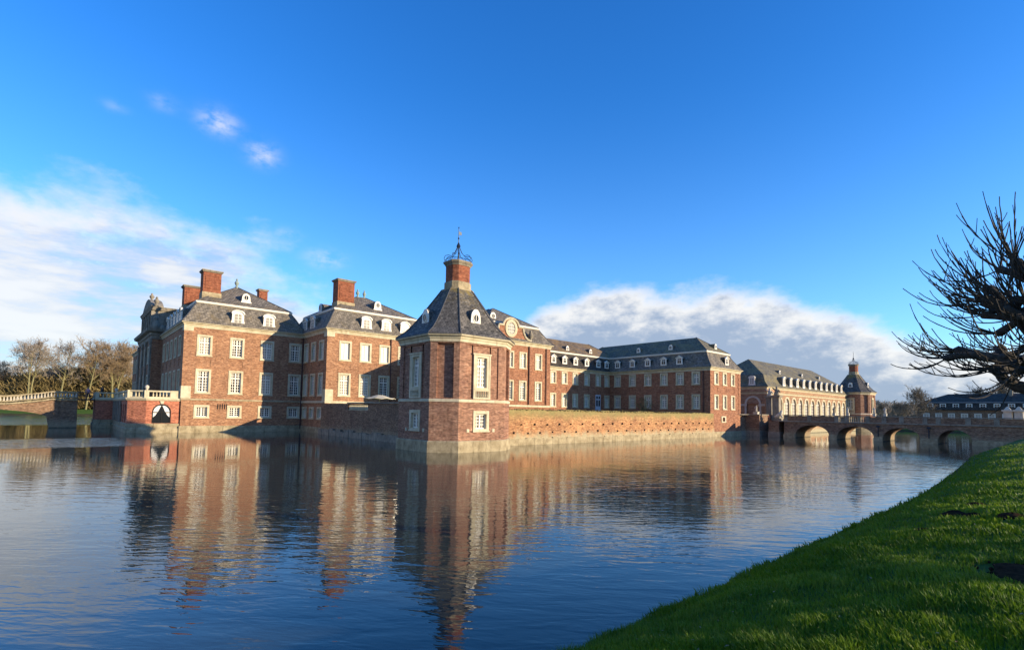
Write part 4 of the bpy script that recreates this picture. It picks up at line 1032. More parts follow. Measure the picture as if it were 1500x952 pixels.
kq = MB(); kq.box(-8.75, -8.05, yb0 - .08, yb0 - .001, 2.6, 3.2); kq.build('keystone', 'stone_pale', tB2)
m = MB(); m.box(2.06, 4.09, 98.6, 102.8, 4.02, 4.2); dk = m.build('timber_deck', 'wood', tB2)
m = MB()
for yy in (98.65, 102.75):
    for x in (2.1, 3.05, 4.0): m.tube([(x, yy, 4.2), (x, yy, 5.2)], .04, 5)
    m.tube([(2.1, yy, 5.2), (4.0, yy, 5.2)], .04, 5); m.tube([(2.1, yy, 4.7), (4.0, yy, 4.7)], .025, 5)
m.build('deck_railing', 'iron', dk)

# ------------------------------------------------------------------ people on the footbridge
for n_, c_ in (('skin', (.45, .27, .19)), ('hair', (.04, .025, .015)), ('pink_jacket', (.52, .28, .30)), ('black_coat', (.012, .012, .014)), ('dark_trousers', (.02, .022, .03)), ('cap', (.05, .05, .06))): M[n_] = plain(n_, c_, .8)
def person(label, x, y, z, rz, lean, top, hairm):
    J = [(0, 0, .95), (0, lean*.3, 1.2), (0, lean*.75, 1.42), (0, lean*.95, 1.55), (0, lean*1.0, 1.66), (0, lean*1.03, 1.78),
         (.1, 0, .88), (.11, .03, .48), (.11, 0, .06), (.12, -.13, .04), (-.1, 0, .88), (-.12, .08, .48), (-.13, -.02, .06), (-.13, -.15, .04),
         (.2, lean*.7, 1.42), (.27, lean*.6 - .04, 1.15), (.22, lean*.9 - .22, .98), (.2, lean*.9 - .3, .95), (-.2, lean*.7, 1.42), (-.27, lean*.6 - .04, 1.15), (-.22, lean*.9 - .22, .98), (-.2, lean*.9 - .3, .95)]
    E_ = [(0, 1), (1, 2), (2, 3), (3, 4), (4, 5), (0, 6), (6, 7), (7, 8), (8, 9), (0, 10), (10, 11), (11, 12), (12, 13), (2, 14), (14, 15), (15, 16), (16, 17), (2, 18), (18, 19), (19, 20), (20, 21)]
    rad = [.17, .16, .17, .065, .10, .09, .11, .075, .055, .045, .11, .075, .055, .045, .075, .06, .045, .04, .075, .06, .045, .04]
    me = bpy.data.meshes.new('person'); me.from_pydata(J, E_, [])
    o = bpy.data.objects.new('person', me); COL.objects.link(o)
    md = o.modifiers.new('skin', 'SKIN'); md.use_smooth_shade = True
    for i, v in enumerate(me.skin_vertices[0].data): v.radius = (rad[i], rad[i]*.85); v.use_root = (i == 0)
    o.modifiers.new('sub', 'SUBSURF').levels = 1
    dg = bpy.context.evaluated_depsgraph_get(); me2 = bpy.data.meshes.new_from_object(o.evaluated_get(dg))
    o.modifiers.clear(); o.data = me2; bpy.data.meshes.remove(me)
    me2.materials.clear()
    for mm in (top, 'dark_trousers', 'skin', hairm): me2.materials.append(M[mm])
    for p in me2.polygons:
        c = p.center
        p.material_index = 3 if (c.z > 1.70 or (c.z > 1.60 and c.y > lean + .03)) else 2 if (c.z > 1.5 or (c.z < 1.02 and abs(c.x) > .17 and c.y < lean*.9 - .2)) else 0 if c.z > .84 else 1
    o.location = (x, y, z); o.rotation_euler = (0, 0, rz)
    return tag(o, label, 'person')
person('person in a pale pink jacket leaning over the rail of the small footbridge', 3.25, 98.95, 4.2, R(-30), -.12, 'pink_jacket', 'hair')
person('person in a black coat standing at the end of the footbridge balustrade', 4.9, 100.3, 4.33, R(-60), .02, 'black_coat', 'cap')

# ------------------------------------------------------------------ bridgehead, main bridge
BXF = 88.0
def statue(name, label, x, y, z, h, mat, group=None, ped=.35):
    t = thing(name, (x, y, z), label, 'statue', group)
    b = MB(); b.box(x - ped, x + ped, y - ped, y + ped, z, z + .25*h); b.box(x - ped*1.15, x + ped*1.15, y - ped*1.15, y + ped*1.15, z + .25*h, z + .3*h); b.build('pedestal', 'stone_pale', t)
    f = MB(); z0 = z + .3*h; k = .7*h/1.8
    f.lathe([(.26*k, z0), (.30*k, z0 + .3*k), (.24*k, z0 + .75*k), (.27*k, z0 + 1.05*k), (.30*k, z0 + 1.25*k), (.24*k, z0 + 1.42*k), (.09*k, z0 + 1.5*k), (.09*k, z0 + 1.55*k), (.14*k, z0 + 1.66*k), (.13*k, z0 + 1.78*k), (.03*k, z0 + 1.85*k)], (x, y), 9)
    f.tube([(x, y + .28*k, z0 + 1.35*k), (x - .1*k, y + .46*k, z0 + 1.05*k), (x - .3*k, y + .3*k, z0 + .95*k)], [.1*k, .08*k, .06*k], 6)
    f.tube([(x, y - .28*k, z0 + 1.35*k), (x - .05*k, y - .5*k, z0 + 1.6*k), (x - .1*k, y - .45*k, z0 + 1.95*k)], [.1*k, .08*k, .06*k], 6)
    smooth(f.build('figure', mat, t)); return t
tR = thing('bridgehead_wall', (90, 37, 0), 'dark brick island wall with stepped corners where the main bridge begins', 'wall')
rb = [(EX1 + .05, 39.2), (BXF, 38.9), (BXF, 36.6), (91.4, 36.6), (91.4, 35.1), (BXF + .1, 35.1), (BXF + .1, 33.5), (99.0, 33.5), (99, 44), (EX1 + .05, 44)]
m = MB()
for i in range(len(rb)):
    wall_face(m, rb[i], rb[(i+1) % len(rb)], -1, 3.55 if i < 3 or i > 7 else 2.6, [])
m.build('wall', 'brick_dark', tR)
m = MB(); m.rings([[(x, y, 2.55) for x, y in rb]], False, True); m.build('floor', 'stone_grey', tR)
m = MB(); moulding(m, rb, [(-.1, -.8), (.15, -.8), (.1, .75), (-.1, .8)]); m.build('footing', 'stone_grey', tR)
m = MB(); moulding(m, rb[:4], [(-.3, 3.45), (.06, 3.45), (.08, 3.62), (-.3, 3.62)]); m.build('coping', 'stone_grey', tR)
m = MB(); m.box(92.0, 97.5, 36.7, 37.1, 2.56, 3.55); m.build('parapet', 'brick_red', tR)
def gate_pier(label, x, y, z, h, w_, st):
    t = thing('gate_pier', (x, y, z), label, 'pier')
    b = MB(); b.box(x - w_*1.2, x + w_*1.2, y - w_*1.2, y + w_*1.2, z, z + .9); b.box(x - w_, x + w_, y - w_, y + w_, z + .9, z + h); b.build('shaft', 'stone_grey', t)
    c = MB(); c.box(x - w_*1.2, x + w_*1.2, y - w_*1.2, y + w_*1.2, z + h, z + h + .18); c.box(x - w_*1.4, x + w_*1.4, y - w_*1.4, y + w_*1.4, z + h + .18, z + h + .4); c.build('cap', 'stone_grey', t)
    f = MB(); z0 = z + h + .4
    f.lathe([(.4, z0), (.45, z0 + .3), (.3, z0 + .7), (.36, z0 + 1.0), (.14, z0 + 1.2), (.2, z0 + 1.4), (.05, z0 + 1.62)], (x, y), 9); f.tube([(x, y + .3, z0 + 1.0), (x, y + .7, z0 + 1.35)], [.13, .09], 6); f.tube([(x, y - .3, z0 + .95), (x, y - .6, z0 + .5)], [.13, .09], 6)
    smooth(f.build('statue', st, t))
gate_pier('tall grey stone gate pier with a dark statue on top by the bridgehead', 93.5, 35.9, 2.55, 4.0, .55, 'stone_grey')
gate_pier('pale sunlit gate pier with a figure on top, left of the dark statue pier', 98.4, 39.0, 2.55, 4.0, .5, 'stone_pale')
statue('garden_statue', 'small white statue on the wall beside the wing end', 89.2, 37.6, 3.6, 1.5, 'stone_pale')
tl = thing('stone_lion', (90.2, 34.3, 2.55), 'pale sculpted reclining figure at the foot of the gate pier', 'sculpture')
m = MB(); m.box(89.6, 90.8, 33.7, 34.9, 2.56, 2.95); m.build('plinth', 'stone_grey', tl)
m = MB(); m.tube([(90.2, 34.9, 3.1), (90.2, 34.5, 3.35), (90.2, 34.05, 3.75), (90.2, 33.8, 4.3)], [.2, .34, .3, .2], 8); m.tube([(90.0, 34.0, 3.6), (89.9, 33.6, 3.1)], [.14, .09], 6); m.tube([(90.2, 34.8, 3.1), (90.5, 35.2, 3.3)], [.12, .06], 6); smooth(m.build('body', 'stone_pale', tl))

tBr = thing('main_bridge', (91, 20, 0), 'low brick bridge with four arches and brick parapet, shaded side facing the moat', 'bridge')
BY_0, BY_1, BXB = 3.0, 32.7, 94.5
arches = [(28.62, 4.7, 2.03), (22.85, 4.6, 2.03), (17.35, 4.2, 1.98), (11.65, 3.4, 1.92)]
SP = .55
ysamp = sorted(set([BY_0, BY_1] + [round(c + wd/2*math.cos(t*math.pi/14), 4) for c, wd, zt in arches for t in range(15)]))
def soff(y):
    for c, wd, zt in arches:
        if abs(y - c) <= wd/2 + 1e-6: return SP + (zt - SP)*math.sqrt(max(0, 1 - ((y - c)/(wd/2))**2))
    return None
m = MB(); DZ = 2.48
for a, b in zip(ysamp[:-1], ysamp[1:]):
    mid = soff((a + b)/2)
    if mid is None:
        for X, fl in ((BXF, 0), (BXB, 1)):
            q = [(X, b, -1), (X, a, -1), (X, a, DZ), (X, b, DZ)]; m.quad(*(q[::-1] if fl else q))
    else:
        za, zb = soff(a), soff(b)
        za = za if za is not None else SP; zb = zb if zb is not None else SP
        for X, fl in ((BXF, 0), (BXB, 1)):
            q = [(X, b, zb), (X, a, za), (X, a, DZ), (X, b, DZ)]; m.quad(*(q[::-1] if fl else q))
        m.quad((BXF, a, za), (BXB, a, za), (BXB, b, zb), (BXF, b, zb))
for c, wd, zt in arches:
    for s in (-1, 1):
        y = c + s*wd/2; q = [(BXF, y, -1), (BXB, y, -1), (BXB, y, SP), (BXF, y, SP)]; m.quad(*(q if s < 0 else q[::-1]))
m.quad((BXF, BY_1, -1), (BXF, BY_1, DZ), (BXB, BY_1, DZ), (BXB, BY_1, -1))
m.quad((BXF, BY_0, DZ), (BXB, BY_0, DZ), (BXB, BY_1, DZ), (BXF, BY_1, DZ))
m.build('arches', 'brick_dark', tBr)
for c, wd, zt in arches:
    m = MB()
    n = 15; pts = [(c + wd/2*math.cos(math.pi*k/(n-1)), SP + (zt - SP)*math.sin(math.pi*k/(n-1))) for k in range(n)]
    po = [(c + (wd/2 + .4)*math.cos(math.pi*k/(n-1)), SP + (zt - SP + .38)*math.sin(math.pi*k/(n-1))) for k in range(n)]
    for k in range(n - 1):
        (y0, z0), (y1, z1), (u0, w0), (u1, w1) = pts[k], pts[k+1], po[k], po[k+1]
        m.rings([[(X, y0, z0), (X, u0, w0), (X, u1, w1), (X, y1, z1)] for X in (BXF - .05, BXF + .02)], True, True)
    m.build('arch_ring', 'brick_dark', tBr)
for y0, y1 in ((31.0, 32.72), (25.15, 26.27), (19.45, 20.55), (13.35, 15.25), (BY_0, 9.95)):
    m = MB(); m.box(BXF - .35, BXF + .1, y0, y1, -1, .5); m.box(BXF - .18, BXF + .1, y0 + .1, y1 - .1, .5, .66); m.build('pier_footing', 'stone_worn', tBr)
m = MB(); m.box(BXF - .14, BXB + .14, BY_0, 33.6, 2.481, 2.66); m.build('deck_course', 'stone_grey', tBr)
posts = [32.45, 29.0, 25.25, 23.9, 21.3, 19.3, 17.3, 14.7, 13.3, 10.3, 7.6, 4.6]
for X in (BXF + .05, BXB - .45):
    for k, y in enumerate(posts):
        q = MB(); q.box(X - .06, X + .46, y - .26, y + .26, 2.662, 3.5); q.build('parapet_post', 'stone_grey', tBr)
    for k in range(len(posts) - 1):
        a, b = posts[k] - .262, posts[k+1] + .262
        q = MB()
        if k in (3, 2):
            baluster_row(q, (X + .2, b), (X + .2, a), 2.67, 3.44, .27); q.build('balusters', 'stone_grey', tBr)
        else:
            q.box(X, X + .4, b, a, 2.662, 3.45); q.build('parapet_panel', 'brick_dark', tBr)
    q = MB(); q.box(X - .1, X + .5, BY_0, 32.72, 3.502, 3.6); q.build('coping', 'stone_grey', tBr)
m = MB()
for y in (20.0, 14.3): m.tube([(BXF - .12, y, .7), (BXF - .12, y, 2.0)], .06, 6); m.box(BXF - .25, BXF, y - .18, y + .18, 2.0, 2.25)
m.build('water_spouts', 'iron', tBr)
for (y, lab, mt) in ((25.4, 'dark statue on the far parapet of the main bridge, before the arcade', 'stone_grey'), (23.6, 'white statue on the main bridge parapet at the left edge of the far tower', 'stone_pale'), (20.3, 'white statue on the bridge parapet under the right side of the far tower', 'stone_pale'), (19.0, 'rightmost white statue on the bridge parapet, against the brown wood', 'stone_pale')):
    statue('bridge_statue', lab, BXB - .2, y*BXB/BXF - 0.0 + .1, 3.602, 1.35, mt, 'statues on the bridge parapet', .2)
for (y, lab) in ((7.3, 'left of two pale stone gate blocks at the landward end of the bridge'), (6.2, 'right of two pale stone gate blocks at the landward end of the bridge')):
    t = thing('gate_block', (BXB + 3, y, 2.5), lab, 'pier', 'stone gate blocks')
    q = MB(); q.box(BXB + 2.6, BXB + 3.5, y - .42, y + .42, 1.2, 4.5); q.build('shaft', 'stone_pale', t)
    q = MB(); q.box(BXB + 2.45, BXB + 3.65, y - .57, y + .57, 4.5, 4.75); q.lathe([(.5, 4.75), (.2, 5.1), (.05, 5.2)], (BXB + 3.05, y), 4, ph=math.pi/4); q.build('cap', 'stone_pale', t)

# ------------------------------------------------------------------ arcaded orangery beyond the bridge
OX0, OX1, OY0, OY1, OE = 99.6, 147.2, 40.0, 52.0, 8.9
tO = thing('orangery', (123, 46, 1), 'long arcaded building with tall arched white windows beyond the bridge', 'building')
window_meshes('O_arch', 2.75, 5.0, .34, 2, 1, 5, 'glass_curtain', arch=True)
oxs = [105.75 + k*3.56 for k in range(12)]
m = MB(); wall_face(m, (OX0, OY0), (OX1, OY0), -1, OE, [(x - OX0 - 1.0, x - OX0 + 1.0, 2.35, 6.72, .22, False) for x in oxs])
wall_face(m, (OX0, OY1), (OX0, OY0), -1, OE, [(8.2, 10.6, 1.8, 5.6, .3, True)])
wall_face(m, (OX1, OY0), (OX1, OY1), -1, OE, [])
m.build('wall', 'brick_tan', tO)
for x in oxs: put_window(tO, 'O_arch', x, OY0, 2.25)
m = MB()
for k, x in enumerate([oxs[0] - 1.78] + [(a + b)/2 for a, b in zip(oxs[:-1], oxs[1:])] + [oxs[-1] + 1.78]):
    m.box(x - .28, x + .28, OY0 - .1, OY0 - .001, 1.0, 5.6); m.box(x - .4, x + .4, OY0 - .16, OY0 - .001, 5.61, 5.95)
m.build('arcade_piers', 'stone', tO)
m = MB()
cy, rr = 42.6, 1.2
pts = [(cy + rr*math.cos(t*math.pi/16), 5.6 + rr*math.sin(t*math.pi/16)) for t in range(17)]; po = [(cy + (rr + .35)*math.cos(t*math.pi/16), 5.6 + (rr + .35)*math.sin(t*math.pi/16)) for t in range(17)]
for k in range(16): m.rings([[(X, *pts[k]), (X, *po[k]), (X, *po[k+1]), (X, *pts[k+1])] for X in (OX0 - .1, OX0 - .001)], True, True)
for s in (-1, 1): m.box(OX0 - .1, OX0 - .001, cy + s*(rr + .18) - .18, cy + s*(rr + .18) + .18, 1.8, 5.6); m.box(OX0 - .16, OX0 - .101, cy + s*(rr + .5) - .6, cy + s*(rr + .5) + .6, 5.2, 5.6)
m.build('portal_arch', 'stone_pale', tO)
for (x, y) in ((OX0 + .45, OY0), (OX1 - .45, OY0)):
    q = MB(); q.box(x - .5, x + .5, y - .12, y - .001, 1.0, 7.9); q.build('pilaster', 'stone', tO)
po_ = rect(OX0, OX1, OY0, OY1)
m = MB(); moulding(m, po_, [(-.1, 7.5), (.12, 7.5), (.14, 7.7), (.28, 7.85), (-.1, 7.85)]); m.build('string_course', 'stone', tO)
cornice(tO, po_, OE, 'stone', .45)
r = MB(); sweep(r, po_, [(.4, OE), (.36, OE + .06), (-.5, 9.9), (-1.1, 11.3)], cap0=True); ro = r.build('roof', 'slate_green', tO)
r = MB(); sweep(r, po_, [(-1.08, 11.3), (-5.95, 14.9)]); r.build('upper_roof', 'slate_green', ro)
dormer_meshes('orang', 1.25, 1.75, 2.3, 'arch', 'slate_old'); dormer_meshes('oreye', .95, 1.1, 1.8, 'round', 'slate_old')
for k in range(11): put_dormer(tO, 'orang', 107.6 + k*3.56, OY0 - .02, 9.3)
for x in (111.5, 124.0, 135.0): put_dormer(tO, 'oreye', x, OY0 + 2.2, 11.7)
put_dormer(tO, 'orang', OX0 - .02, 42.7, 9.15, RX)
m = MB(); m.box(OX0 - 9, 150, OY0 - 1.6, 70, -1, 1.0); structure(m.build('orangery_island', 'lawn'))
m = MB(); m.box(OX0 - 9, 148.2, OY0 - 1.9, OY0 - 1.601, -1, 1.15)
tag(m.build('island_wall', 'brick_old'), 'low sunlit island wall at the waterline below the arcaded building', 'wall')

# ------------------------------------------------------------------ stable range on the right
tSt = thing('stable_range', (205, 0, 1), 'long low building with dark hipped roof and a row of white dormers at far right', 'building')
SX, SY0, SY1, SE_ = 200.0, -75.0, 35.6, 6.0
ops = [(35.6 - (33.0 - k*2.95) - .8, 35.6 - (33.0 - k*2.95) + .8, 3.2, 5.0, .2, False) for k in range(30)]
m = MB(); wall_face(m, (SX, SY1), (SX, SY0), 0, SE_, ops); wall_face(m, (SX + 14, SY0), (SX + 14, SY1), 0, SE_, []); wall_face(m, (SX + 14, SY1), (SX, SY1), 0, SE_, []); m.build('wall', 'brick_dark', tSt)
window_meshes('S_w', 1.6, 1.8, .2, 2, 0, 2, 'glass_curtain', 'white')
for k in range(30): put_window(tSt, 'S_w', SX, 33.0 - k*2.95, 3.2, RX)
ps = rect(SX, SX + 14, SY0, SY1)
m = MB(); sweep(m, ps, [(.5, SE_), (-.9, 8.3)], cap0=True); ro = m.build('roof', 'slate', tSt)
m = MB(); sweep(m, ps, [(-.75, 8.304), (-6.9, 11.0)]); m.build('upper_roof', 'slate', ro)
m = MB(); moulding(m, ps, [(-1.0, 8.2), (-.68, 8.2), (-.68, 8.3), (-1.0, 8.3)]); m.build('roof_band', 'lead', ro)
dormer_meshes('sq', 1.45, 1.45, 1.7, 'square', 'slate')
for k in range(30): put_dormer(tSt, 'sq', SX + .12, 32.0 - k*2.98, 6.45, RX)
m = MB(); m.box(SX + 5, SX + 6, 14.2, 15.0, 9.6, 12.0); m.build('chimney', 'stone_grey', tSt)

# ------------------------------------------------------------------ bare trees of the park
def np_tubes(segs, n=3):
    """segs: list of (points, radii); returns verts, faces of many thin tubes"""
    V = []; Fc = []
    for pts, rad in segs:
        P = [Vector(p) for p in pts]; k0 = len(V); L = len(P)
        for i in range(L):
            d = (P[min(i+1, L-1)] - P[max(i-1, 0)])
            if d.length < 1e-6: d = Vector((0, 0, 1))
            d.normalize(); a = d.cross(Vector((.31, .17, .93)))
            if a.length < 1e-3: a = d.cross(Vector((1, 0, 0)))
            a.normalize(); b = d.cross(a)
            for k in range(n):
                q = P[i] + a*(rad[i]*math.cos(2*math.pi*k/n)) + b*(rad[i]*math.sin(2*math.pi*k/n)); V.append((q.x, q.y, q.z))
        for i in range(L - 1):
            for k in range(n):
                j = (k + 1) % n; Fc.append((k0 + i*n + k, k0 + i*n + j, k0 + (i+1)*n + j, k0 + (i+1)*n + k))
    return V, Fc
def seg_mesh(name, segs, n, mat):
    V, Fc = np_tubes(segs, n); me = bpy.data.meshes.new(name); me.from_pydata(V, [], Fc); me.materials.append(M[mat]); me.update(); return me
def bare_tree(seed, h, spread, clear, stems=1, dense=1.0, rmin=.045):
    r = random.Random(seed); big = []; fine = []
    def rv(s): return Vector((r.gauss(0, s), r.gauss(0, s), r.gauss(0, s)))
    def grow(p, d, L, rad, lev):
        n = 4 if lev < 2 else 3; pts = [p.copy()]; rr = [rad]; q = p.copy(); dd = d.normalized()
        for i in range(n):
            dd = (dd + rv(.10 + .05*lev) + Vector((0, 0, .06))).normalized(); q = q + dd*(L/n); pts.append(q.copy()); rr.append(max(rmin*.6, rad*(1 - .62*(i+1)/n)))
        (big if lev < 2 else fine).append((pts, rr))
        if lev >= 4: return
        kids = {0: 0, 1: 6, 2: 5, 3: 4}[lev]
        kids = int(kids*dense + r.random())
        for k in range(kids):
            t = .25 + .75*(k + r.random())/max(1, kids); i = min(n - 1, int(t*n)); base = pts[i].lerp(pts[i+1], t*n - i)
            side = (dd + rv(.62)).normalized(); side = (side + Vector((0, 0, .12))).normalized()
            grow(base, side, L*r.uniform(.5, .72), max(rmin, rr[i]*.55), lev + 1)
    for s in range(stems):
        lean = Vector((r.gauss(0, .05), r.gauss(0, .05), 1)).normalized() if stems == 1 else Vector((.09*(s - .5)*2, r.gauss(0, .05), 1)).normalized()
        base = Vector((.7*(s - (stems-1)/2), 0, -.3)); n = 8; pts = [base.copy()]; rr = [h*.0145]; q = base.copy(); dd = lean
        for i in range(n):
            dd = (dd + rv(.03) + Vector((0, 0, .04))).normalized(); q = q + dd*(h*.8/n); pts.append(q.copy()); rr.append(h*.0145*(1 - .8*(i+1)/n) + .03)
        big.append((pts, rr))
        for k in range(int(15*dense)):
            t = clear + (1 - clear)*(k + r.random())/(15*dense); i = min(n-1, int(t*n)); b = pts[i].lerp(pts[i+1], t*n - i)
            a = r.uniform(0, 2*math.pi); up = .65 + .7*t
            grow(b, Vector((math.cos(a), math.sin(a), up)), spread*(1.15 - .6*t)*r.uniform(.75, 1.15), rr[i]*.5, 1)
    return big, fine
TREES = []
for i, (sd, st, cl, mt, dn) in enumerate(((11, 2, .52, 'twig_grey', .85), (23, 1, .48, 'twig_grey', .85), (37, 1, .42, 'twig', 1.0), (53, 2, .42, 'twig', 1.0))):
    b, f = bare_tree(sd, 27, 7.4, cl, st, dn*1.12, .045)
    TREES.append((seg_mesh('trunk', b, 5, 'bark_moss'), seg_mesh('crown', f, 3, mt)))
far_b, far_f = bare_tree(71, 16, 7.0, .25, 1, 1.0, .06)
FAR = (seg_mesh('trunk', far_b, 4, 'twig_far'), seg_mesh('crown', far_f, 3, 'twig_far'))
def place_tree(kind, x, y, z, s, rz, label, group):
    tr, cr_ = TREES[kind] if kind >= 0 else FAR
    t = thing('bare_tree', (x, y, z), label, 'tree', group); t.rotation_euler = (0, 0, rz); t.scale = (s, s, s)
    for nm, me in (('trunk', tr), ('crown', cr_)):
        o = bpy.data.objects.new(nm, me); COL.objects.link(o); o.parent = t
    return t
GL = 'bare trees of the wood behind the left shore'
for (k, x, y, s, rz, lab) in (
    (0, -7.3, 232, .90, .9, 'tall bare twin-stemmed tree standing clear at the left edge of the wood'),
    (1, -0.2, 234, .92, 1.0, 'tall bare forked tree, second from the left behind the footbridge'),
    (2, 7.2, 233, .95, 2.2, 'tall bare tree with one pale mossy trunk behind the gap in the footbridge'),
    (3, 14.8, 236, .97, .6, 'reddish bare twin-stemmed tree just left of the palace front')):
    place_tree(k, x, y, 1.5, s, rz, lab, GL)
r2 = random.Random(5)
for i in range(22):
    x = -75 + i*6.0 + r2.uniform(-2, 2); y = 252 + r2.uniform(-6, 26)
    s = r2.uniform(.52, .66) if x < 3 else r2.uniform(.7, .9)
    place_tree(r2.randrange(1, 4), x, y, 1.9, s, r2.uniform(0, 6.28), 'bare brown tree in the depth of the wood behind the left shore', 'bare brown trees in the depth of the left wood')
for i in range(16):
    y = 62 - i*7.0 + r2.uniform(-3, 3); x = 246 + r2.uniform(0, 30)
    place_tree(-1, x, y, 1.2, r2.uniform(.72, .92) if y < 34 else .5, r2.uniform(0, 6.28), 'dark bare tree in the row behind the long roof at far right', 'dark bare trees behind the stable range')
place_tree(-1, 176, 31.0, 1.0, .62, .4, 'spreading bare tree right of the far tower, left of the long roof', None)

def brush(name, label, n, xr, yr, zfun, hfun, mat, seed, wid=.07):
    """dense far wood of thin upright twigs, one mass"""
    r = np.random.default_rng(seed)
    x = r.uniform(*xr, n); y = r.uniform(*yr, n); H_ = np.array([hfun(a, b) for a, b in zip(x, y)])
    z0 = np.array([zfun(a, b) for a, b in zip(x, y)]); base = z0 + H_*r.uniform(0, .8, n)
    L = np.clip(H_*r.uniform(.10, .30, n), .6, 3.2); dirx = r.normal(0, .55, n); diry = r.normal(0, .55, n)
    w_ = wid*r.uniform(.6, 1.6, n); ang = r.uniform(0, math.pi, n)
    V = np.zeros((n, 4, 3))
    V[:, 0] = np.stack([x - w_*np.cos(ang), y - w_*np.sin(ang), base], 1); V[:, 1] = np.stack([x + w_*np.cos(ang), y + w_*np.sin(ang), base], 1)
    mx, my, mz = x + dirx*L*.5, y + diry*L*.5, base + L*.6
    V[:, 2] = np.stack([mx + w_*.7*np.cos(ang), my + w_*.7*np.sin(ang), mz], 1); V[:, 3] = np.stack([x + dirx*L*1.1, y + diry*L*1.1, base + L], 1)
    me = bpy.data.meshes.new(name); me.vertices.add(n*4); me.vertices.foreach_set('co', V.reshape(-1))
    me.loops.add(n*4); me.loops.foreach_set('vertex_index', np.arange(n*4)); me.polygons.add(n); me.polygons.foreach_set('loop_start', np.arange(0, n*4, 4)); me.materials.append(M[mat]); me.update(); me.validate()
    o = link(name, me); o['kind'] = 'stuff'; o['label'] = label; o['category'] = 'wood'
    return o
brush('left_wood', 'brown and olive undergrowth massed between the trunks on the left shore', 230000, (-170, 60), (238, 300), lambda a, b: 1.5, lambda a, b: 11 + 3.5*math.sin(a*.11 + 1) + 2*math.sin(a*.37 + b*.1) + (4 if a < -35 else 0) + (b - 238)*.06, 'brush', 3, .055)
brush('right_wood', 'hazy brown wooded rise on the horizon right of the far tower', 70000, (285, 420), (-200, 150), lambda a, b: 2.0, lambda a, b: 7.5 + 1.5*math.sin(b*.08) + 1.2*math.sin(b*.31 + a*.05) + (a - 285)*.035, 'twig_far', 4, .11)

# ------------------------------------------------------------------ pollarded tree on the near bank
def pollard(seed):
    r = random.Random(seed); big = []; fine = []
    trunk = [Vector((0, 0, -.3)), Vector((.03, .02, .9)), Vector((-.03, .05, 1.8)), Vector((.02, .03, 2.5)), Vector((.0, .0, 3.2)), Vector((.02, -.03, 3.9))]
    big.append(([*trunk], [.30, .25, .235, .25, .21, .17]))
    heads = []
    for k in range(13):
        a = k*2.399 + r.uniform(-.3, .3); zt = 2.1 + 1.9*(k/12); p = Vector((0, 0, zt)); L = r.uniform(.95, 1.5)*(1.12 - .35*k/12)
        d = Vector((math.cos(a), math.sin(a), r.uniform(.0, .45) + .5*k/12)).normalized(); pts = [p.copy()]; rr = [.14]; n = 6
        for i in range(n):
            d = (d + Vector((r.gauss(0, .2), r.gauss(0, .2), r.gauss(.04, .15)))).normalized(); p = p + d*(L/n); pts.append(p.copy()); rr.append(.115 - .045*(i+1)/n + r.uniform(-.012, .022))
        rr[-1] = .095; pts.append(p + d*.08); rr.append(.035); big.append((pts, rr)); heads.append((p.copy(), d.copy(), .10))
        for j in (2, 3, 4):
            side = Vector((r.gauss(0, 1), r.gauss(0, 1), r.gauss(.35, .5))).normalized(); side = (side + d*.4).normalized(); q = pts[j].copy(); sp = [q.copy()]; sr = [.075]; LL = r.uniform(.3, .65)
            for i in range(3):
                side = (side + Vector((r.gauss(0, .22), r.gauss(0, .22), r.gauss(.05, .2)))).normalized(); q = q + side*(LL/3); sp.append(q.copy()); sr.append(.06 - .012*i + r.uniform(0, .02))
            sr[-1] = .075; sp.append(q + side*.06); sr.append(.025); big.append((sp, sr)); heads.append((q.copy(), side.copy(), .075))
    for (p, d, hr) in heads:
        out = Vector((p.x, p.y, (p.z - 3.0)*.7)).normalized()
        for k in range(r.randint(6, 10)):
            s = (out*1.0 + d*.3 + Vector((r.gauss(0, .5), r.gauss(0, .5), r.gauss(-.12, .45)))).normalized()
            L = r.uniform(.6, 1.45); n = 8; q = p + s*hr*.5; pts = [q.copy()]; rr = [.012]
            for i in range(n):
                s = (s + Vector((r.gauss(0, .06), r.gauss(0, .06), .09 + .12*i/n))).normalized(); q = q + s*(L/n); pts.append(q.copy()); rr.append(.0125 - .0062*(i+1)/n + (.0022 if i % 2 else 0))
            rr[-1] = .0075; fine.append((pts, rr))
            for j in range(r.randint(0, 3)):
                i0 = r.randint(2, 5); t = (s + Vector((r.gauss(0, .5), r.gauss(0, .5), r.gauss(.1, .3)))).normalized(); l2 = r.uniform(.1, .35); q2 = pts[i0].copy(); p2 = [q2.copy()]
                for i in range(3): t = (t + Vector((0, 0, .15))).normalized(); q2 = q2 + t*(l2/3); p2.append(q2.copy())
                fine.append((p2, [.008, .007, .006, .006]))
    return seg_mesh('trunk', big, 8, 'bark_pollard'), seg_mesh('crown', fine, 4, 'bark_pollard')
PT, PC = pollard(24)
def place_pollard(x, y, s, rz, label, group=None):
    t = thing('pollard_tree', (x, y, ground_z(x, y) - .05), label, 'tree', group); t.scale = (s, s, s); t.rotation_euler = (0, 0, rz)
    for nm, me in (('trunk', PT), ('crown', PC)):
        o = bpy.data.objects.new(nm, me); COL.objects.link(o); o.parent = t
    for p in PT.polygons: p.use_smooth = True
place_pollard(15.3, .42, 1.18, 1.05, 'dark leafless pollarded tree with knobbly branches at the right edge of the lawn')
for i, (x, y, s) in enumerate(((25, -25, 1.3), (37, -16, 1.3), (52, -17, 1.3))):  # unseen trees, added only for the shade they cast on the lawn
    place_pollard(x, y, s, i*1.1, 'leafless pollarded tree outside the view, added to cast shade on the lawn', 'unseen pollarded trees added to shade the lawn')

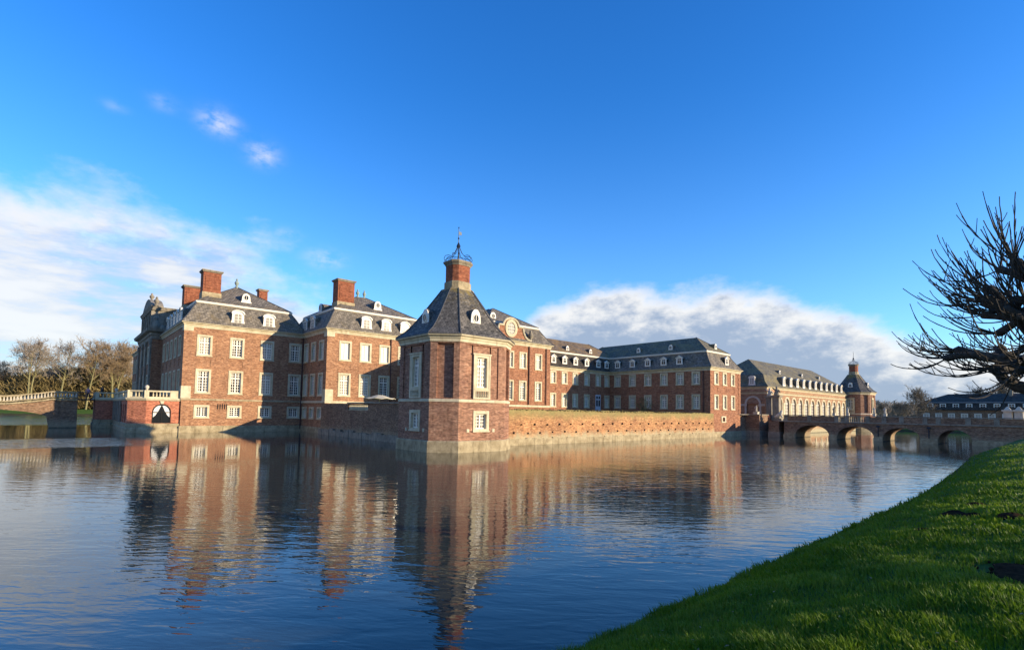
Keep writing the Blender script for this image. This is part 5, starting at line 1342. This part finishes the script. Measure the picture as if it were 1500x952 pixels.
# ------------------------------------------------------------------ shrubs by the terrace, grass, molehills
def leaf_clump(name, n, c, rad, size, mat, seed, parent=None):
    r = np.random.default_rng(seed); d = r.normal(0, 1, (n, 3)); d /= np.linalg.norm(d, axis=1)[:, None]; p = d*(r.uniform(.3, 1, n)**.5)[:, None]*np.array(rad) + np.array(c)
    a = r.normal(0, 1, (n, 3)); a /= np.linalg.norm(a, axis=1)[:, None]; b = np.cross(a, r.normal(0, 1, (n, 3))); b /= np.linalg.norm(b, axis=1)[:, None]
    s = size*r.uniform(.6, 1.4, n)[:, None]; V = np.stack([p - a*s, p + b*s*.5, p + a*s, p - b*s*.5], 1).reshape(-1, 3)
    m_ = bpy.data.meshes.new(name); m_.from_pydata(V.tolist(), [], [(4*i, 4*i+1, 4*i+2, 4*i+3) for i in range(n)]); m_.materials.append(M[mat]); m_.update()
    return link(name, m_, parent)
t = thing('shrub', (74.4, 50.2, 3.55), 'thin yellowish leafless shrub against the dark wing wall', 'shrub')
sg = []; rr_ = random.Random(8)
for k in range(26):
    p = Vector((74.4 + rr_.gauss(0, .15), 50.2 + rr_.gauss(0, .2), 3.5)); d = Vector((rr_.gauss(0, .3), rr_.gauss(0, .45), 1)).normalized(); pts = [p.copy()]
    for i in range(4): d = (d + Vector((rr_.gauss(0, .12), rr_.gauss(0, .16), 0))).normalized(); p = p + d*rr_.uniform(.4, .75); pts.append(p.copy())
    sg.append((pts, [.035, .03, .025, .02, .015]))
link('stems', seg_mesh('stems', sg, 4, 'bark_moss'), t); leaf_clump('buds', 500, (74.4, 50.2, 5.1), (.9, 1.2, 1.2), .07, 'ivy', 9, t)
t = thing('ivy', (30.8, 38.3, 2.6), 'dry brown ivy hanging over the terrace wall beside the tower', 'plant')
leaf_clump('leaves', 900, (31.1, 38.42, 3.5), (.65, .22, .55), .09, 'ivy', 12, t); leaf_clump('trailing_leaves', 300, (31.2, 38.36, 2.75), (.3, .12, .55), .08, 'ivy', 13, t)
sg = [([Vector((31.0 + .2*k, 38.45, 3.7)), Vector((31.0 + .22*k, 38.3, 3.2)), Vector((31.05 + .2*k, 38.3, 2.3))], [.03, .025, .015]) for k in (-1, 0, 1, 2)]
link('stems', seg_mesh('stems', sg, 4, 'bark_moss'), t)
wt = leaf_clump('wall_plants', 1500, (53, 38.5, 3.62), (22, .15, .14), .07, 'ivy', 15); wt['kind'] = 'stuff'; wt['label'] = 'low dry plants growing along the top of the terrace wall'; wt['category'] = 'plants'

mole = []
for i, (x, y, s, lab) in enumerate(((14.4, 1.93, .20, 'small dark molehill on the lawn, left one of the middle pair'), (16.1, 1.76, .22, 'small molehill furthest back on the lawn slope'), (14.1, 1.6, .17, 'small flat molehill, right one of the middle pair'), (13.7, 1.0, .2, 'dark molehill near the right edge halfway down the lawn'), (12.3, 2.1, .15, 'faint small molehill low on the grass slope towards the water'), (8.75, .55, .27, 'large patch of dark bare earth at the right edge of the lawn'))):
    r = random.Random(i); big_ = i == 5; m = MB(); rs = []
    for f, zz in ((1.0, -.06), (.85, .35), (.6, .75), (.3, .98), (.02, 1.02)):
        rs.append([(x + s*f*(2.1 if big_ else 1.3)*math.cos(a_*math.pi/9)*(1 + r.uniform(-.2, .2)), y + s*f*(1.2 if big_ else 1.1)*math.sin(a_*math.pi/9)*(1 + r.uniform(-.2, .2)), ground_z(x, y) + zz*s*(.2 if big_ else .42)*(1 + r.uniform(-.2, .2))) for a_ in range(18)])
    m.rings(rs, False, True); mole.append((x, y, s*(1.6 if big_ else 1.0)))
    for k in range(24 if big_ else 10):
        a_ = r.uniform(0, 6.28); d_ = s*r.uniform(.5, 1.5)*(1.7 if big_ else 1); px, py = x + d_*math.cos(a_), y + d_*math.sin(a_); q = r.uniform(.012, .03)
        m.lathe([(q*.4, ground_z(px, py) - .005), (q, ground_z(px, py) + q*.6), (q*.3, ground_z(px, py) + q*1.5)], (px, py), 5)
    tag(smooth(m.build('molehill', 'earth')), lab, 'molehill', 'molehills on the lawn')

def grass():
    r = np.random.default_rng(21); n = 520000
    lr = r.uniform(math.log(1.3), math.log(60), n); rad = np.exp(lr); a = np.radians(r.uniform(-14, 78, n))
    x = rad*np.cos(a); y = rad*np.sin(a)
    keep = (y < 5.1 + np.clip((x - 25)/17, 0, 2.2)) ; x = x[keep]; y = y[keep]; rad = rad[keep]
    for mx_, my_, ms in mole:
        k = ((x - mx_)**2 + (y - my_)**2) > (ms*1.15)**2; x = x[k]; y = y[k]; rad = rad[k]
    z = np.array([ground_z(float(p), float(q)) for p, q in zip(x, y)])
    k = (z > .16) & ~((z < .55) & (np.sin(x*2.3 + 1.7*np.sin(x*.9)) + .6*np.sin(x*7.1 + y*9) > .95)); x = x[k]; y = y[k]; z = z[k]; rad = rad[k]; n = len(x)
    tuft = .5 + .5*np.sin(x*5.1 + 2*np.sin(y*3.7))*np.sin(y*6.3 + 1.5*np.sin(x*2.9)); tuft2 = .5 + .5*np.sin(x*1.3 + y*.7 + 1)*np.sin(y*1.9 - x*.5)
    hgt = (.035 + .05*tuft**2 + .03*tuft2)*r.uniform(.6, 1.35, n)*np.clip(.9 + .012*rad, .9, 1.3)
    edge = np.clip((.55 - z)/.4, 0, 1); hgt *= 1 + .9*edge*r.random(n)
    wd = np.clip(.0016*rad, .0032, .03)*r.uniform(.7, 1.3, n)*.55
    az_ = r.uniform(0, 2*math.pi, n); ln = r.normal(0, .5, n)*hgt; lx = np.cos(az_)*ln + .25*hgt*np.sin(x*.8 + y); ly = np.sin(az_)*ln + .2*hgt
    fa = r.uniform(0, math.pi, n); cx_, sx_ = np.cos(fa)*wd, np.sin(fa)*wd
    V = np.zeros((n, 5, 3))
    V[:, 0] = np.stack([x - cx_, y - sx_, z - .01], 1); V[:, 1] = np.stack([x + cx_, y + sx_, z - .01], 1)
    V[:, 2] = np.stack([x + .35*lx + cx_*.8, y + .35*ly + sx_*.8, z + hgt*.6], 1); V[:, 3] = np.stack([x + .35*lx - cx_*.8, y + .35*ly - sx_*.8, z + hgt*.6], 1)
    V[:, 4] = np.stack([x + lx, y + ly, z + hgt], 1)
    me = bpy.data.meshes.new('grass'); me.vertices.add(n*5); me.vertices.foreach_set('co', V.reshape(-1))
    b = np.arange(n)*5; q = np.stack([b, b+1, b+2, b+3, b+3, b+2, b+4], 1).reshape(-1)
    me.loops.add(n*7); me.loops.foreach_set('vertex_index', q)
    st = np.stack([np.arange(n)*7, np.arange(n)*7 + 4], 1).reshape(-1); me.polygons.add(n*2); me.polygons.foreach_set('loop_start', st)
    me.materials.append(M['blade']); me.update(); me.validate()
    o = link('grass', me); o['kind'] = 'stuff'; o['label'] = 'short green grass covering the sloping near bank'; o['category'] = 'grass'
grass()

def fallen_leaves():
    r = np.random.default_rng(33); V = []; Fc = []; n = 260
    for k in range(n):
        rad = math.exp(r.uniform(math.log(2.2), math.log(22))); a = math.radians(r.uniform(-5, 60)); x, y = rad*math.cos(a), rad*math.sin(a)
        if y > bank_edge(x) - .5: continue
        z = ground_z(x, y) + .03 + r.uniform(0, .03); s_ = r.uniform(.012, .028); u = r.normal(0, 1, 3); u[2] *= .4; u /= np.linalg.norm(u); v = np.cross(u, (0, 0, 1)); v /= np.linalg.norm(v); c = np.array((x, y, z)); b = len(V)
        V += [tuple(c - u*s_), tuple(c + v*s_*.55 + (0, 0, .006)), tuple(c + u*s_), tuple(c - v*s_*.55 + (0, 0, .004))]; Fc.append((b, b+1, b+2, b+3))
    me = bpy.data.meshes.new('fallen_leaves'); me.from_pydata(V, [], Fc); me.materials.append(M['leaf']); me.update()
    o = link('fallen_leaves', me); o['kind'] = 'stuff'; o['label'] = 'scattered dry leaves lying in the grass of the near bank'; o['category'] = 'leaves'
M['leaf'] = noisy_mat('dry_leaves', (0.20, 0.11, 0.05), (0.42, 0.30, 0.17), 0.8, 8.0, bump=0)
fallen_leaves()
